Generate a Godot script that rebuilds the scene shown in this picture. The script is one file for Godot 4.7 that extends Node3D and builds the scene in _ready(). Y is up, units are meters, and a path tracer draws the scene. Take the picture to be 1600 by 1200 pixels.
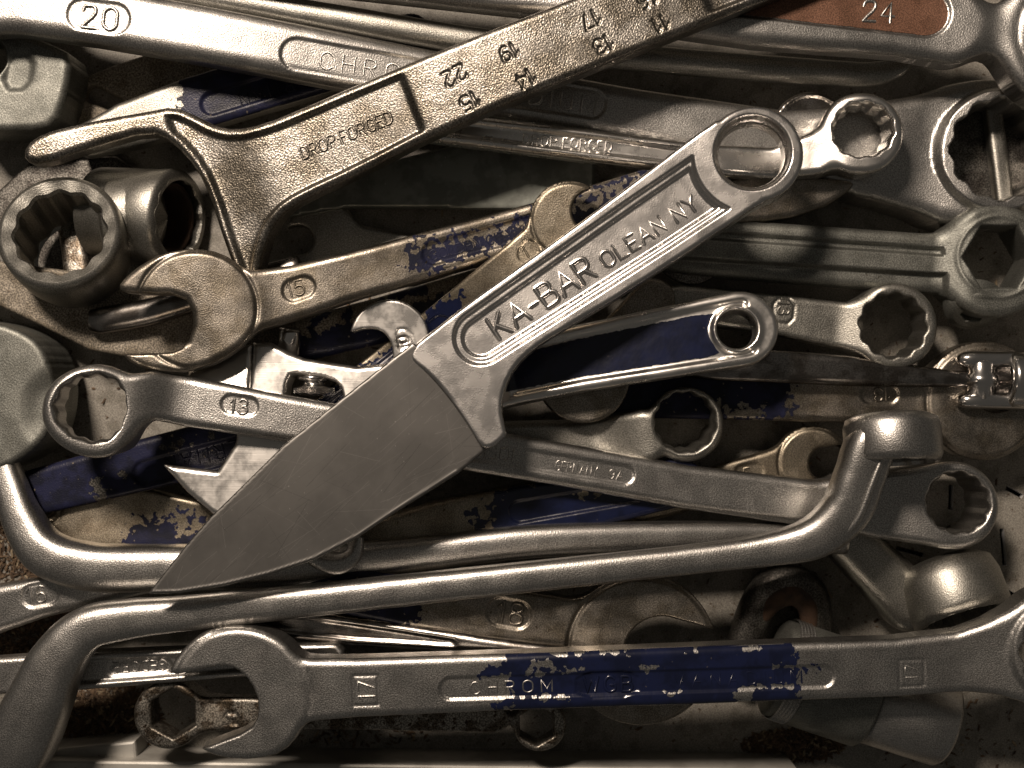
extends Node3D
# A pile of wrenches in a sheet metal tray with a wrench-handled knife laid on top.
# Lengths are in hundredths of the knife's plane: one unit U is 0.19 mm of real size.

const U := 0.00019          # metres per unit
const EYE := 2000.0         # height of the camera above the knife, in units
const FLOOR_Z := -285.0

var mats := {}
var rough_noise := FastNoiseLite.new()
var chip_noise := FastNoiseLite.new()


# ---------------------------------------------------------------- plane shapes (positive inside)
class Shape:
	var kind := 0                     # 0 chain of tapered capsules, 1 polygon, 2 circle, 3 six or twelve point bore
	var pts := PackedVector2Array()
	var rad := PackedFloat32Array()
	var k := 0.0
	var n := 6
	var rot := 0.0
	func inside(p: Vector2) -> float:
		match kind:
			0:
				if pts.size() == 1:
					return rad[0] - p.distance_to(pts[0])
				var best := -1e6
				for i in pts.size() - 1:
					var a := pts[i]
					var ab := pts[i + 1] - a
					var t := clampf((p - a).dot(ab) / maxf(ab.length_squared(), 1e-6), 0.0, 1.0)
					var e := rad[i] + (rad[i + 1] - rad[i]) * t - p.distance_to(a + ab * t)
					if e > best:
						best = e
				return best
			1:
				var dist := 1e12
				var odd := false
				var m := pts.size()
				var b := pts[m - 1]
				for i in m:
					var a := pts[i]
					var ab := b - a
					var ap := p - a
					var t := clampf(ap.dot(ab) / maxf(ab.length_squared(), 1e-6), 0.0, 1.0)
					var q := (ap - ab * t).length_squared()
					if q < dist:
						dist = q
					if (a.y > p.y) != (b.y > p.y) and p.x < a.x + (b.x - a.x) * (p.y - a.y) / (b.y - a.y):
						odd = not odd
					b = a
				return sqrt(dist) if odd else -sqrt(dist)
			2:
				return rad[0] - p.distance_to(pts[0])
		var q := (p - pts[0]).rotated(-rot)
		var best2 := -1e6
		for turn in (2 if n == 12 else 1):
			var w := q.rotated(turn * PI / 6.0)
			var e := 1e6
			for j in 3:
				e = minf(e, rad[0] - absf(w.dot(Vector2.from_angle(PI / 6.0 + j * PI / 3.0))))
			best2 = maxf(best2, e)
		if n == 12:
			best2 = minf(best2, 1.12 * rad[0] - q.length())
		return best2
	func bounds() -> Rect2:
		var r := Rect2(pts[0], Vector2.ZERO)
		for i in pts.size():
			var g := rad[i] * 1.2 if i < rad.size() else 0.0
			r = r.merge(Rect2(pts[i] - Vector2(g, g), Vector2(g, g) * 2.0))
		return r


# flat list x, y, r, x, y, r ...
func chain(l: Array, k := 14.0) -> Shape:
	var s := Shape.new()
	for i in l.size() / 3:
		s.pts.append(Vector2(l[3 * i], l[3 * i + 1]))
		s.rad.append(l[3 * i + 2])
	s.k = k
	return s

# flat list x, y, x, y ...; corners rounded off «soft» times
func poly(l: Array, soft := 1, k := 8.0) -> Shape:
	var s := Shape.new()
	s.kind = 1
	for i in l.size() / 2:
		s.pts.append(Vector2(l[2 * i], l[2 * i + 1]))
	for c in soft:
		var o := PackedVector2Array()
		for i in s.pts.size():
			var p := s.pts[i]
			var q := s.pts[(i + 1) % s.pts.size()]
			o.append(p.lerp(q, 0.25))
			o.append(p.lerp(q, 0.75))
		s.pts = o
	s.k = k
	return s

func disc(x: float, y: float, r: float, k := 16.0) -> Shape:
	var s := Shape.new()
	s.kind = 2
	s.pts.append(Vector2(x, y))
	s.rad.append(r)
	s.k = k
	return s

func bore(x: float, y: float, flat_radius: float, points := 12, rot := 0.0) -> Shape:
	var s := disc(x, y, flat_radius, 0.0)
	s.kind = 3
	s.n = points
	s.rot = rot
	return s


# ---------------------------------------------------------------- relief on the upper face
class Relief:
	var kind := 0                     # 0 area raised or sunk, 1 line round an area, 2 inner field inside a rim, 3 strokes
	var shape: Shape
	var depth := 0.0
	var w := 2.0
	var inset := 0.0
	var u0 := -1e6
	var u1 := 1e6
	var strokes := []
	var box := Rect2()
	func add(p: Vector2, u: float, d: float) -> float:
		if kind == 2:
			if d < inset - w or u < u0 or u > u1:
				return 0.0
			return depth * smoothstep(inset - w, inset + w, d) * smoothstep(u0, u0 + 10.0, u) * (1.0 - smoothstep(u1 - 10.0, u1, u))
		if not box.has_point(p):
			return 0.0
		if kind == 0:
			return depth * smoothstep(-w, w, shape.inside(p))
		if kind == 1:
			var e := shape.inside(p) / w
			return depth * exp(-e * e)
		var best := 1e6
		for s in strokes:
			var line: PackedVector2Array = s
			for i in line.size() - 1:
				var q := Geometry2D.get_closest_point_to_segment(p, line[i], line[i + 1])
				best = minf(best, p.distance_squared_to(q))
		if best > 4.0 * w * w:
			return 0.0
		return depth * (1.0 - smoothstep(0.35 * w, 1.15 * w, sqrt(best)))

func sunk(s: Shape, depth: float, w := 2.0) -> Relief:
	var r := Relief.new()
	r.shape = s
	r.depth = depth
	r.w = w
	r.box = s.bounds().grow(w + 2.0)
	return r

func line_round(s: Shape, depth: float, w := 2.0) -> Relief:
	var r := sunk(s, depth, w)
	r.kind = 1
	r.box = s.bounds().grow(3.0 * w)
	return r

func rimmed(inset: float, depth: float, w := 3.0, u0 := -1e6, u1 := 1e6) -> Relief:
	var r := Relief.new()
	r.kind = 2
	r.inset = inset
	r.depth = depth
	r.w = w
	r.u0 = u0
	r.u1 = u1
	return r

func cut_in(strokes: Array, depth: float, w: float) -> Relief:
	var r := Relief.new()
	r.kind = 3
	r.strokes = strokes
	r.depth = depth
	r.w = w
	r.box = Rect2(strokes[0][0], Vector2.ZERO)
	for s in strokes:
		for p in s:
			r.box = r.box.expand(p)
	r.box = r.box.grow(2.0 * w)
	return r


# ---------------------------------------------------------------- a forged tool: outline, thickness, edge rounding, relief, bend along its length
class Tool:
	var root: Node3D
	var a := Vector2.ZERO
	var ax := Vector2.RIGHT
	var ay := Vector2.DOWN
	var z0 := 0.0
	var scl := 1.0
	var adds := []
	var cuts := []
	var reliefs := []
	var thick := []
	var bend := []
	var rw := 10.0
	var rh := 8.0
	var crown := 0.0
	var su := 5.0
	var sv := 2.6
	var fine := 2.2
	var wave := 0.5
	var roll := 0.0
	var crisp := 1.0
	var noise: FastNoiseLite
	func sdf(p: Vector2) -> float:
		var d := -1e6
		for s in adds:
			var e: float = s.inside(p)
			var k: float = s.k
			if k > 0.0 and absf(d - e) < k:
				var h := (k - absf(d - e)) / k
				d = maxf(d, e) + h * h * k * 0.25
			else:
				d = maxf(d, e)
		for s in cuts:                  # openings have a crisper edge than the outside
			d = minf(d, -s.inside(p) * crisp)
		return d
	func along(l: Array, u: float) -> float:
		if l.is_empty():
			return 0.0
		if u <= l[0].x:
			return l[0].y
		for i in l.size() - 1:
			if u <= l[i + 1].x:
				var t: float = (u - l[i].x) / (l[i + 1].x - l[i].x)
				return lerpf(l[i].y, l[i + 1].y, t * t * (3.0 - 2.0 * t))
		return l[-1].y
	func spine(u: float) -> float:          # straight pieces beyond both ends, so that a tilted head stays flat
		if bend.size() < 2:
			return 0.0
		return along(bend, u)
	func drop(d: float) -> float:
		if d >= rw:
			return 0.0
		var x := 1.0 - maxf(d, 0.0) / rw
		return rh * (1.0 - sqrt(maxf(0.0, 1.0 - x * x)))
	func steep(d: float) -> float:          # how fast the face falls towards its edge
		if d >= rw:
			return 0.0
		var x := 1.0 - maxf(d, 0.0) / rw
		return minf(rh / rw * x / sqrt(maxf(1e-4, 1.0 - x * x)), 8.0)
	func face(p: Vector2, u: float, d: float) -> float:
		var h := along(thick, u) * 0.5
		for r in reliefs:
			h += r.add(p, u, d)
		if crown > 0.0:
			h -= crown * (1.0 - smoothstep(0.0, 60.0, d))
		return h + wave * noise.get_noise_2d(p.x + z0 * 3.0, p.y)
	func put(u: float, v: float, h: float) -> Vector3:
		if roll != 0.0:
			var v0 := v
			v = v0 * cos(roll) - h * sin(roll)
			h = v0 * sin(roll) + h * cos(roll)
		var sl := (spine(u + 3.0) - spine(u - 3.0)) / 6.0
		var l := sqrt(1.0 + sl * sl)
		var w := u - h * sl / l
		var q := ax * w + ay * v
		return Vector3(q.x, spine(u) + h / l, q.y) * scl
	func turn(u: float, n: Vector3) -> Vector3:   # n = (along, across, up)
		if roll != 0.0:
			n = Vector3(n.x, n.y * cos(roll) - n.z * sin(roll), n.y * sin(roll) + n.z * cos(roll))
		var sl := (spine(u + 3.0) - spine(u - 3.0)) / 6.0
		var l := sqrt(1.0 + sl * sl)
		var m := Vector3((n.x - n.z * sl) / l, n.y, (n.z + n.x * sl) / l)
		var q := ax * m.x + ay * m.y
		return Vector3(q.x, m.z, q.y).normalized()
	func on_face(p: Vector2, lift: float) -> Vector3:
		var uv := Vector2((p - a).dot(ax), (p - a).dot(ay))
		var d := sdf(p)
		return put(uv.x, uv.y, face(p, uv.x, d) - drop(d) + lift)
	func steps(lo: float, hi: float, wide: float, windows: Array) -> PackedFloat32Array:
		var o := PackedFloat32Array()
		var x := lo
		while x < hi:
			o.append(x)
			var s := wide
			for w in windows:
				if x + s > w.x and x < w.y:
					s = minf(s, maxf(fine, minf(wide, w.x - x)) if x < w.x else fine)
			x += s
		o.append(x)
		return o
	# The mesh of the whole tool, or of a thin coat on the part of its face that «coat» marks
	func mesh(coat = null, lift := 0.0, coat_noise: FastNoiseLite = null, rag := 0.0) -> ArrayMesh:
		var lo := Vector2(1e9, 1e9)
		var hi := -lo
		var windows := []
		var area: Array = coat if coat != null else adds
		for s in area:
			if coat != null and s.k < 0.0:
				continue
			var b: Rect2 = s.bounds()
			for c in [b.position, b.end, Vector2(b.position.x, b.end.y), Vector2(b.end.x, b.position.y)]:
				var q := Vector2((c - a).dot(ax), (c - a).dot(ay))
				lo = lo.min(q)
				hi = hi.max(q)
		# bounding boxes are those of the plan's axes; trim them along the tool's own
		if true:
			lo = Vector2(1e9, 1e9)
			hi = -lo
			for s in area:
				if coat != null and s.k < 0.0:
					continue
				for i in s.pts.size():
					var g: float = s.rad[i] * 1.16 + 8.0 if i < s.rad.size() else 6.0
					g += rag
					var q := Vector2((s.pts[i] - a).dot(ax), (s.pts[i] - a).dot(ay))
					lo = lo.min(q - Vector2(g, g))
					hi = hi.max(q + Vector2(g, g))
		var marks := []
		for s in cuts:
			marks.append(s)
		for r in reliefs:
			if r.kind == 3:
				var w := Vector2(1e9, -1e9)
				for line in r.strokes:
					for p in line:
						var uu: float = (p - a).dot(ax)
						w = Vector2(minf(w.x, uu - 8.0), maxf(w.y, uu + 8.0))
				windows.append(w)
			elif r.kind < 2 and r.w < 4.0:
				marks.append(r.shape)
		for s in marks:
			var w := Vector2(1e9, -1e9)
			for i in s.pts.size():
				var g: float = s.rad[i] * 1.16 + 5.0 if i < s.rad.size() else 5.0
				var uu: float = (s.pts[i] - a).dot(ax)
				w = Vector2(minf(w.x, uu - g), maxf(w.y, uu + g))
			windows.append(w)
		if coat != null:
			windows = [Vector2(-1e6, 1e6)]
		var us := steps(lo.x, hi.x, su, windows)
		var vs := steps(lo.y, hi.y, sv if coat == null else minf(sv, 2.2), [])
		var nu := us.size()
		var nv := vs.size()
		var n := nu * nv
		var d := PackedFloat32Array()
		var e := PackedFloat32Array()        # distance to the contour of what is meshed
		var b := PackedFloat32Array()
		d.resize(n)
		e.resize(n)
		b.resize(n)
		for i in nu:
			for j in nv:
				var p := a + ax * us[i] + ay * vs[j]
				var x := sdf(p)
				var y := x
				if coat != null:
					y = minf(x - 0.6, 1e6)
					var m := -1e6
					for s in coat:
						if s.k >= 0.0:
							m = maxf(m, s.inside(p))
					for s in coat:
						if s.k < 0.0:
							m = minf(m, -s.inside(p))
					if m > -rag * 1.5 and m < rag * 6.0:
						m += rag * (coat_noise.get_noise_2d(p.x, p.y) * 1.6) * clampf(1.4 - m / (rag * 5.0), 0.0, 1.4)
					y = minf(y, m)
				var at := i * nv + j
				d[at] = x
				e[at] = y
				b[at] = face(p, us[i], x) if y > -12.0 else 0.0
		# pull grid points close to the contour onto it
		var pu := PackedFloat32Array()
		var pv := PackedFloat32Array()
		pu.resize(n)
		pv.resize(n)
		for i in nu:
			for j in nv:
				var at := i * nv + j
				pu[at] = us[i]
				pv[at] = vs[j]
		for i in range(1, nu - 1):
			for j in range(1, nv - 1):
				var at := i * nv + j
				var cell := minf(us[i + 1] - us[i], vs[j + 1] - vs[j])
				if absf(e[at]) < 0.4 * cell:
					var g := Vector2((e[at + nv] - e[at - nv]) / (us[i + 1] - us[i - 1]), (e[at + 1] - e[at - 1]) / (vs[j + 1] - vs[j - 1]))
					var q := g.length_squared()
					if q > 0.2:
						pu[at] -= clampf(e[at] * g.x / q, -0.45 * cell, 0.45 * cell)
						pv[at] -= clampf(e[at] * g.y / q, -0.45 * cell, 0.45 * cell)
						if coat == null:
							d[at] = 0.0
						b[at] = face(a + ax * pu[at] + ay * pv[at], pu[at], d[at])
						e[at] = 0.0
		# corners of triangles: grid points, then crossings on grid edges
		var where := PackedVector2Array()
		var deep := PackedFloat32Array()      # distance to the outline
		var tall := PackedFloat32Array()
		var gd := PackedVector2Array()
		var gb := PackedVector2Array()
		var rim := PackedByteArray()
		var index_of := PackedInt32Array()
		index_of.resize(n)
		index_of.fill(-1)
		var crossings := {}
		var tri := PackedInt32Array()
		for i in nu - 1:
			for j in nv - 1:
				var c00 := i * nv + j
				var c10 := c00 + nv
				var c01 := c00 + 1
				var c11 := c10 + 1
				if e[c00] < 0.0 and e[c10] < 0.0 and e[c01] < 0.0 and e[c11] < 0.0:
					continue
				var sets := [[c00, c10, c11], [c00, c11, c01]] if (i + j) % 2 == 0 else [[c00, c10, c01], [c10, c11, c01]]
				for t in sets:
					var poly := PackedInt32Array()
					for x in 3:
						var p: int = t[x]
						var q: int = t[(x + 1) % 3]
						if e[p] >= 0.0:
							if index_of[p] < 0:
								index_of[p] = where.size()
								where.append(Vector2(pu[p], pv[p]))
								deep.append(d[p])
								tall.append(b[p])
								rim.append(1 if e[p] == 0.0 else 0)
								var pi := clampi(p / nv, 1, nu - 2)
								var pj := clampi(p % nv, 1, nv - 2)
								var o := pi * nv + pj
								var du := us[pi + 1] - us[pi - 1]
								var dv := vs[pj + 1] - vs[pj - 1]
								gd.append(Vector2((d[o + nv] - d[o - nv]) / du, (d[o + 1] - d[o - 1]) / dv))
								gb.append(Vector2((b[o + nv] - b[o - nv]) / du, (b[o + 1] - b[o - 1]) / dv) if e[o + nv] > -12.0 and e[o - nv] > -12.0 and e[o + 1] > -12.0 and e[o - 1] > -12.0 else Vector2.ZERO)
							poly.append(index_of[p])
						if (e[p] > 0.0 and e[q] < 0.0) or (e[p] < 0.0 and e[q] > 0.0):
							var key := mini(p, q) * n + maxi(p, q)
							if not crossings.has(key):
								var s := e[p] / (e[p] - e[q])
								crossings[key] = where.size()
								where.append(Vector2(lerpf(pu[p], pu[q], s), lerpf(pv[p], pv[q], s)))
								deep.append(maxf(0.0, lerpf(d[p], d[q], s)))
								tall.append(lerpf(b[p], b[q], s))
								rim.append(1)
								var pi2 := clampi((p if e[p] > 0.0 else q) / nv, 1, nu - 2)
								var pj2 := clampi((p if e[p] > 0.0 else q) % nv, 1, nv - 2)
								var o2 := pi2 * nv + pj2
								gd.append(Vector2((d[o2 + nv] - d[o2 - nv]) / (us[pi2 + 1] - us[pi2 - 1]), (d[o2 + 1] - d[o2 - 1]) / (vs[pj2 + 1] - vs[pj2 - 1])))
								gb.append(Vector2.ZERO)
							poly.append(crossings[key])
					if poly.size() >= 3:
						tri.append_array([poly[0], poly[1], poly[2]])
						if poly.size() == 4:
							tri.append_array([poly[0], poly[2], poly[3]])
		var vert := PackedVector3Array()
		var norm := PackedVector3Array()
		var idx := PackedInt32Array()
		var m := where.size()
		for i in m:
			var w := where[i]
			vert.append(put(w.x, w.y, tall[i] - drop(deep[i]) + lift))
			var g := gd[i]
			if g.length_squared() > 1e-6:
				g = g.normalized() * minf(crisp, g.length())
			var s := gb[i] + g * steep(deep[i])
			norm.append(turn(w.x, Vector3(-s.x, -s.y, 1.0).normalized()))
		idx.append_array(tri)
		# walls
		var seen := {}
		for t in tri.size() / 3:
			for x in 3:
				var p := tri[3 * t + x]
				var q := tri[3 * t + (x + 1) % 3]
				if rim[p] and rim[q]:
					if seen.has(q * m + p):
						seen.erase(q * m + p)
					else:
						seen[p * m + q] = true
		var low := {}
		var top := {}
		for key in seen:
			var p: int = key / m
			var q: int = key % m
			for x in [p, q]:
				if not top.has(x):
					var w := where[x]
					var g := gd[x]
					g = g.normalized() if g.length_squared() > 1e-6 else Vector2.UP
					var nn := turn(w.x, Vector3(-g.x, -g.y, 0.0))
					top[x] = vert.size()
					vert.append(vert[x])
					norm.append(nn)
					low[x] = vert.size()
					vert.append(put(w.x, w.y, -along(thick, w.x) * 0.5 + minf(rh, 4.0)) if coat == null else put(w.x, w.y, tall[x] - drop(deep[x]) - 0.6))
					norm.append(nn)
			idx.append_array([top[q], top[p], low[p], top[q], low[p], low[q]])
		if coat == null:
			var first := vert.size()
			for i in m:
				var w := where[i]
				vert.append(put(w.x, w.y, -along(thick, w.x) * 0.5 + (minf(rh, 4.0) if rim[i] else 0.0)))
				norm.append(turn(w.x, Vector3(0, 0, -1)))
			for t in tri.size() / 3:
				idx.append_array([first + tri[3 * t], first + tri[3 * t + 2], first + tri[3 * t + 1]])
		var arrays := []
		arrays.resize(Mesh.ARRAY_MAX)
		arrays[Mesh.ARRAY_VERTEX] = vert
		arrays[Mesh.ARRAY_NORMAL] = norm
		arrays[Mesh.ARRAY_INDEX] = idx
		var out := ArrayMesh.new()
		if idx.size():
			out.add_surface_from_arrays(Mesh.PRIMITIVE_TRIANGLES, arrays)
		return out


# Turns every triangle so that its front lies on the side of its corners' normals
static func facing(v: PackedVector3Array, nm: PackedVector3Array, ix: PackedInt32Array) -> void:
	for i in ix.size() / 3:
		var p := ix[3 * i]
		var q := ix[3 * i + 1]
		var r := ix[3 * i + 2]
		if (v[q] - v[p]).cross(v[r] - v[p]).dot(nm[p] + nm[q] + nm[r]) > 0.0:
			ix[3 * i + 1] = r
			ix[3 * i + 2] = q


# ---------------------------------------------------------------- things
func thing(called: String, label: String, category: String, at: Vector2, z: float, group := "wrenches piled in the tray") -> Node3D:
	var o := Node3D.new()
	o.name = called
	add_child(o, true)
	var f := (EYE - z) / EYE
	o.position = Vector3((at.x - 800.0) * f, z, (at.y - 600.0) * f) * U
	o.set_meta("label", label)
	o.set_meta("category", category)
	if group:
		o.set_meta("group", group)
	return o

func part(called: String, m: Mesh, material: Material, parent: Node3D) -> MeshInstance3D:
	var o := MeshInstance3D.new()
	o.name = called
	o.mesh = m
	o.material_override = material
	parent.add_child(o, true)
	return o

# Where a point of a thing lies in the thing's own axes
func loc(t, p: Vector2, z: float) -> Vector3:
	return Vector3(p.x - t.a.x, z - t.z0, p.y - t.a.y) * t.scl

func tool_of(root: Node3D, a: Vector2, b: Vector2, z: float, c: Dictionary) -> Tool:
	var t := Tool.new()
	t.root = root
	t.a = a
	t.ax = (b - a).normalized()
	t.ay = Vector2(-t.ax.y, t.ax.x)
	t.z0 = z
	t.scl = U * (EYE - z) / EYE
	t.noise = rough_noise
	t.adds = c.add
	t.cuts = c.get("cut", [])
	t.reliefs = c.get("relief", [])
	var th = c.get("t", 40.0)
	t.thick = th if th is Array else [Vector2(0, th)]
	t.bend = c.get("bend", [])
	t.rw = c.get("rw", 10.0)
	t.rh = c.get("rh", 8.0)
	t.crown = c.get("crown", 0.0)
	t.su = c.get("su", 5.0)
	t.sv = c.get("sv", 2.6)
	t.fine = c.get("fine", 2.2)
	t.wave = c.get("wave", 0.22)
	t.roll = c.get("roll", 0.0)
	t.crisp = maxf(1.0, t.rw / 4.5)
	return t

# A forged tool lying from a towards b; body is the name of its main part
func forged(called: String, label: String, category: String, a: Vector2, b: Vector2, z: float, body: String, material: Material, c: Dictionary) -> Tool:
	var root := thing(called, label, category, a, z, c.get("group", "wrenches piled in the tray"))
	var t := tool_of(root, a, b, z, c)
	part(body, t.mesh(), material, root)
	return t

# A coat of worn paint on the tool's face; shapes with k < 0 are bare spots
func coat(t: Tool, called: String, material: Material, area: Array, rag := 8.0, lift := 0.7) -> void:
	var m := t.mesh(area, lift, chip_noise, rag)
	if m.get_surface_count():
		part(called, m, material, t.root)

func bare(s: Shape) -> Shape:
	s.k = -1.0
	return s

# Raised letters: rounded ridges along the strokes, laid on the tool's face
func letters(t: Tool, strokes: Array, r: float, material: Material, called := "raised_lettering", tall := 1.3) -> void:
	var v := PackedVector3Array()
	var nm := PackedVector3Array()
	var ix := PackedInt32Array()
	const SIDES := 7
	for s in strokes:
		var line: PackedVector2Array = s
		var first := v.size()
		var count := line.size()
		var ring := 0
		for i in range(-1, count + 1):
			var at := clampi(i, 0, count - 1)
			var fwd := (line[mini(at + 1, count - 1)] - line[maxi(at - 1, 0)]).normalized()
			var side := Vector2(-fwd.y, fwd.x)
			var p := line[at]
			var rr := r
			if i < 0:
				p -= fwd * r * 0.9
				rr = r * 0.35
			elif i == count:
				p += fwd * r * 0.9
				rr = r * 0.35
			for j in SIDES:
				var an := PI * j / (SIDES - 1)
				var x := cos(an)
				var y := sin(an)
				v.append(t.on_face(p + side * x * rr, y * rr * tall * (1.0 if rr == r else 0.5) - 0.5))
				var dir := (side * x)
				nm.append(Vector3(dir.x, y, dir.y).normalized())
			ring += 1
		for i in ring - 1:
			for j in SIDES - 1:
				var o := first + i * SIDES + j
				ix.append_array([o, o + SIDES, o + 1, o + 1, o + SIDES, o + SIDES + 1])
	facing(v, nm, ix)
	var arrays := []
	arrays.resize(Mesh.ARRAY_MAX)
	arrays[Mesh.ARRAY_VERTEX] = v
	arrays[Mesh.ARRAY_NORMAL] = nm
	arrays[Mesh.ARRAY_INDEX] = ix
	var m := ArrayMesh.new()
	m.add_surface_from_arrays(Mesh.PRIMITIVE_TRIANGLES, arrays)
	part(called, m, material, t.root)


# ---------------------------------------------------------------- stroke lettering
const GLYPHS := {
	"0": "~.3,0 .03,.18 0,.5 .03,.82 .3,1 .57,.82 .6,.5 .57,.18 .3,0", "1": "0,.72 .25,1 .25,0", "2": "~0,.76 .08,.95 .3,1 .52,.95 .58,.74 .45,.5 .2,.24 0,0|0,0 .6,0",
	"3": "~.02,.84 .15,.98 .36,1 .55,.86 .5,.62 .28,.54|~.28,.54 .55,.44 .6,.22 .45,.03 .2,0 .0,.15", "4": ".45,0 .45,1 0,.3 .62,.3", "5": ".55,1 .1,1 .04,.55|~.04,.55 .25,.64 .5,.56 .6,.32 .48,.06 .22,0 0,.12",
	"6": "~.5,.95 .3,1 .08,.75 0,.35 .1,.06 .32,0 .55,.12 .57,.4 .38,.56 .12,.5 0,.32", "7": "0,1 .58,1 .2,0", "8": "~.3,.54 .06,.66 .08,.92 .3,1 .52,.92 .54,.66 .3,.54 .03,.4 .02,.1 .3,0 .58,.1 .57,.4 .3,.54", "9": "~.56,.68 .42,.46 .16,.46 .02,.68 .1,.93 .3,1 .52,.9 .58,.6 .5,.22 .3,0 .08,.05",
	"A": "0,0 .34,1 .68,0|.13,.36 .55,.36", "B": "0,0 0,1|~0,1 .35,1 .52,.9 .52,.66 .35,.53 0,.53|~.0,.53 .4,.53 .6,.4 .6,.13 .4,0 0,0", "C": "~.6,.85 .42,1 .2,.97 .03,.75 0,.5 .03,.25 .2,.03 .42,0 .6,.15",
	"D": "0,0 0,1|~0,1 .3,1 .55,.85 .62,.5 .55,.15 .3,0 0,0", "E": ".52,0 0,0 0,1 .52,1|0,.52 .44,.52", "F": "0,0 0,1 .52,1|0,.52 .42,.52", "G": "~.6,.85 .42,1 .2,.97 .03,.75 0,.5 .03,.25 .2,.03 .42,0 .62,.14|.62,.14 .62,.45 .36,.45", "H": "0,0 0,1|.6,0 .6,1|0,.52 .6,.52",
	"I": "0,0 0,1", "K": "0,0 0,1|.55,1 0,.42|.18,.6 .6,0", "L": "0,1 0,0 .52,0", "M": "0,0 0,1 .36,.25 .72,1 .72,0", "N": "0,0 0,1 .6,0 .6,1", "O": "~.34,0 .06,.15 0,.5 .06,.85 .34,1 .62,.85 .68,.5 .62,.15 .34,0",
	"P": "0,0 0,1|~0,1 .38,1 .55,.88 .55,.62 .38,.48 0,.48", "R": "0,0 0,1|~0,1 .38,1 .55,.88 .55,.64 .38,.5 0,.5|.28,.5 .6,0", "S": "~.55,.84 .4,1 .18,1 .02,.84 .06,.62 .3,.52 .54,.4 .58,.16 .4,0 .15,0 0,.16", "T": "0,1 .6,1|.3,1 .3,0",
	"U": "0,1 0,.3|~0,.3 .06,.08 .3,0 .54,.08 .6,.3|.6,.3 .6,1", "V": "0,1 .32,0 .64,1", "W": "0,1 .2,0 .42,.8 .64,0 .84,1", "Y": "0,1 .3,.48 .6,1|.3,.48 .3,0", "-": "0,.45 .32,.45", "*": "0,.5 .05,.5",
}

# Strokes of a line of writing in the plan: it starts at p, runs along «dir», is «tall» high; gap is the space between letters in heights
func writing(text: String, p: Vector2, dir: Vector2, tall: float, gap := 0.28, wide := 1.0) -> Array:
	var out := []
	dir = dir.normalized()
	var up := Vector2(dir.y, -dir.x)
	var pen := 0.0
	for ch in text:
		if ch == " ":
			pen += 0.45 * wide
			continue
		var most := 0.0
		for stroke in GLYPHS[ch].split("|"):
			var smooth: bool = stroke.begins_with("~")
			var l := PackedVector2Array()
			for pair in stroke.trim_prefix("~").split(" "):
				var xy: PackedFloat64Array = pair.split_floats(",")
				most = maxf(most, xy[0])
				l.append(p + dir * (pen + xy[0] * wide) * tall + up * xy[1] * tall)
			out.append(curved(l, 3) if smooth else l)
		pen += most * wide + gap
	return out

# The same, fitted between two ends of its base line
func fitted(text: String, p: Vector2, q: Vector2, tall: float, gap := 0.28) -> Array:
	var l := writing(text, p, q - p, tall, gap)
	var dir := (q - p).normalized()
	var end := 0.0
	for s in l:
		for x in s:
			end = maxf(end, (x - p).dot(dir))
	var k := p.distance_to(q) / end
	var out := []
	for s in l:
		var o := PackedVector2Array()
		for x in s:
			o.append(x + dir * (x - p).dot(dir) * (k - 1.0))
		out.append(o)
	return out

func curved(l: PackedVector2Array, each: int) -> PackedVector2Array:
	var o := PackedVector2Array()
	var n := l.size()
	var closed := l[0].distance_to(l[n - 1]) < 0.01
	for i in n - 1:
		var before := l[i - 1] if i > 0 else (l[n - 2] if closed else l[0])
		var after := l[i + 2] if i + 2 < n else (l[1] if closed else l[n - 1])
		for k in each:
			o.append(l[i].cubic_interpolate(l[i + 1], before, after, float(k) / each))
	o.append(l[n - 1])
	return o


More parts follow.
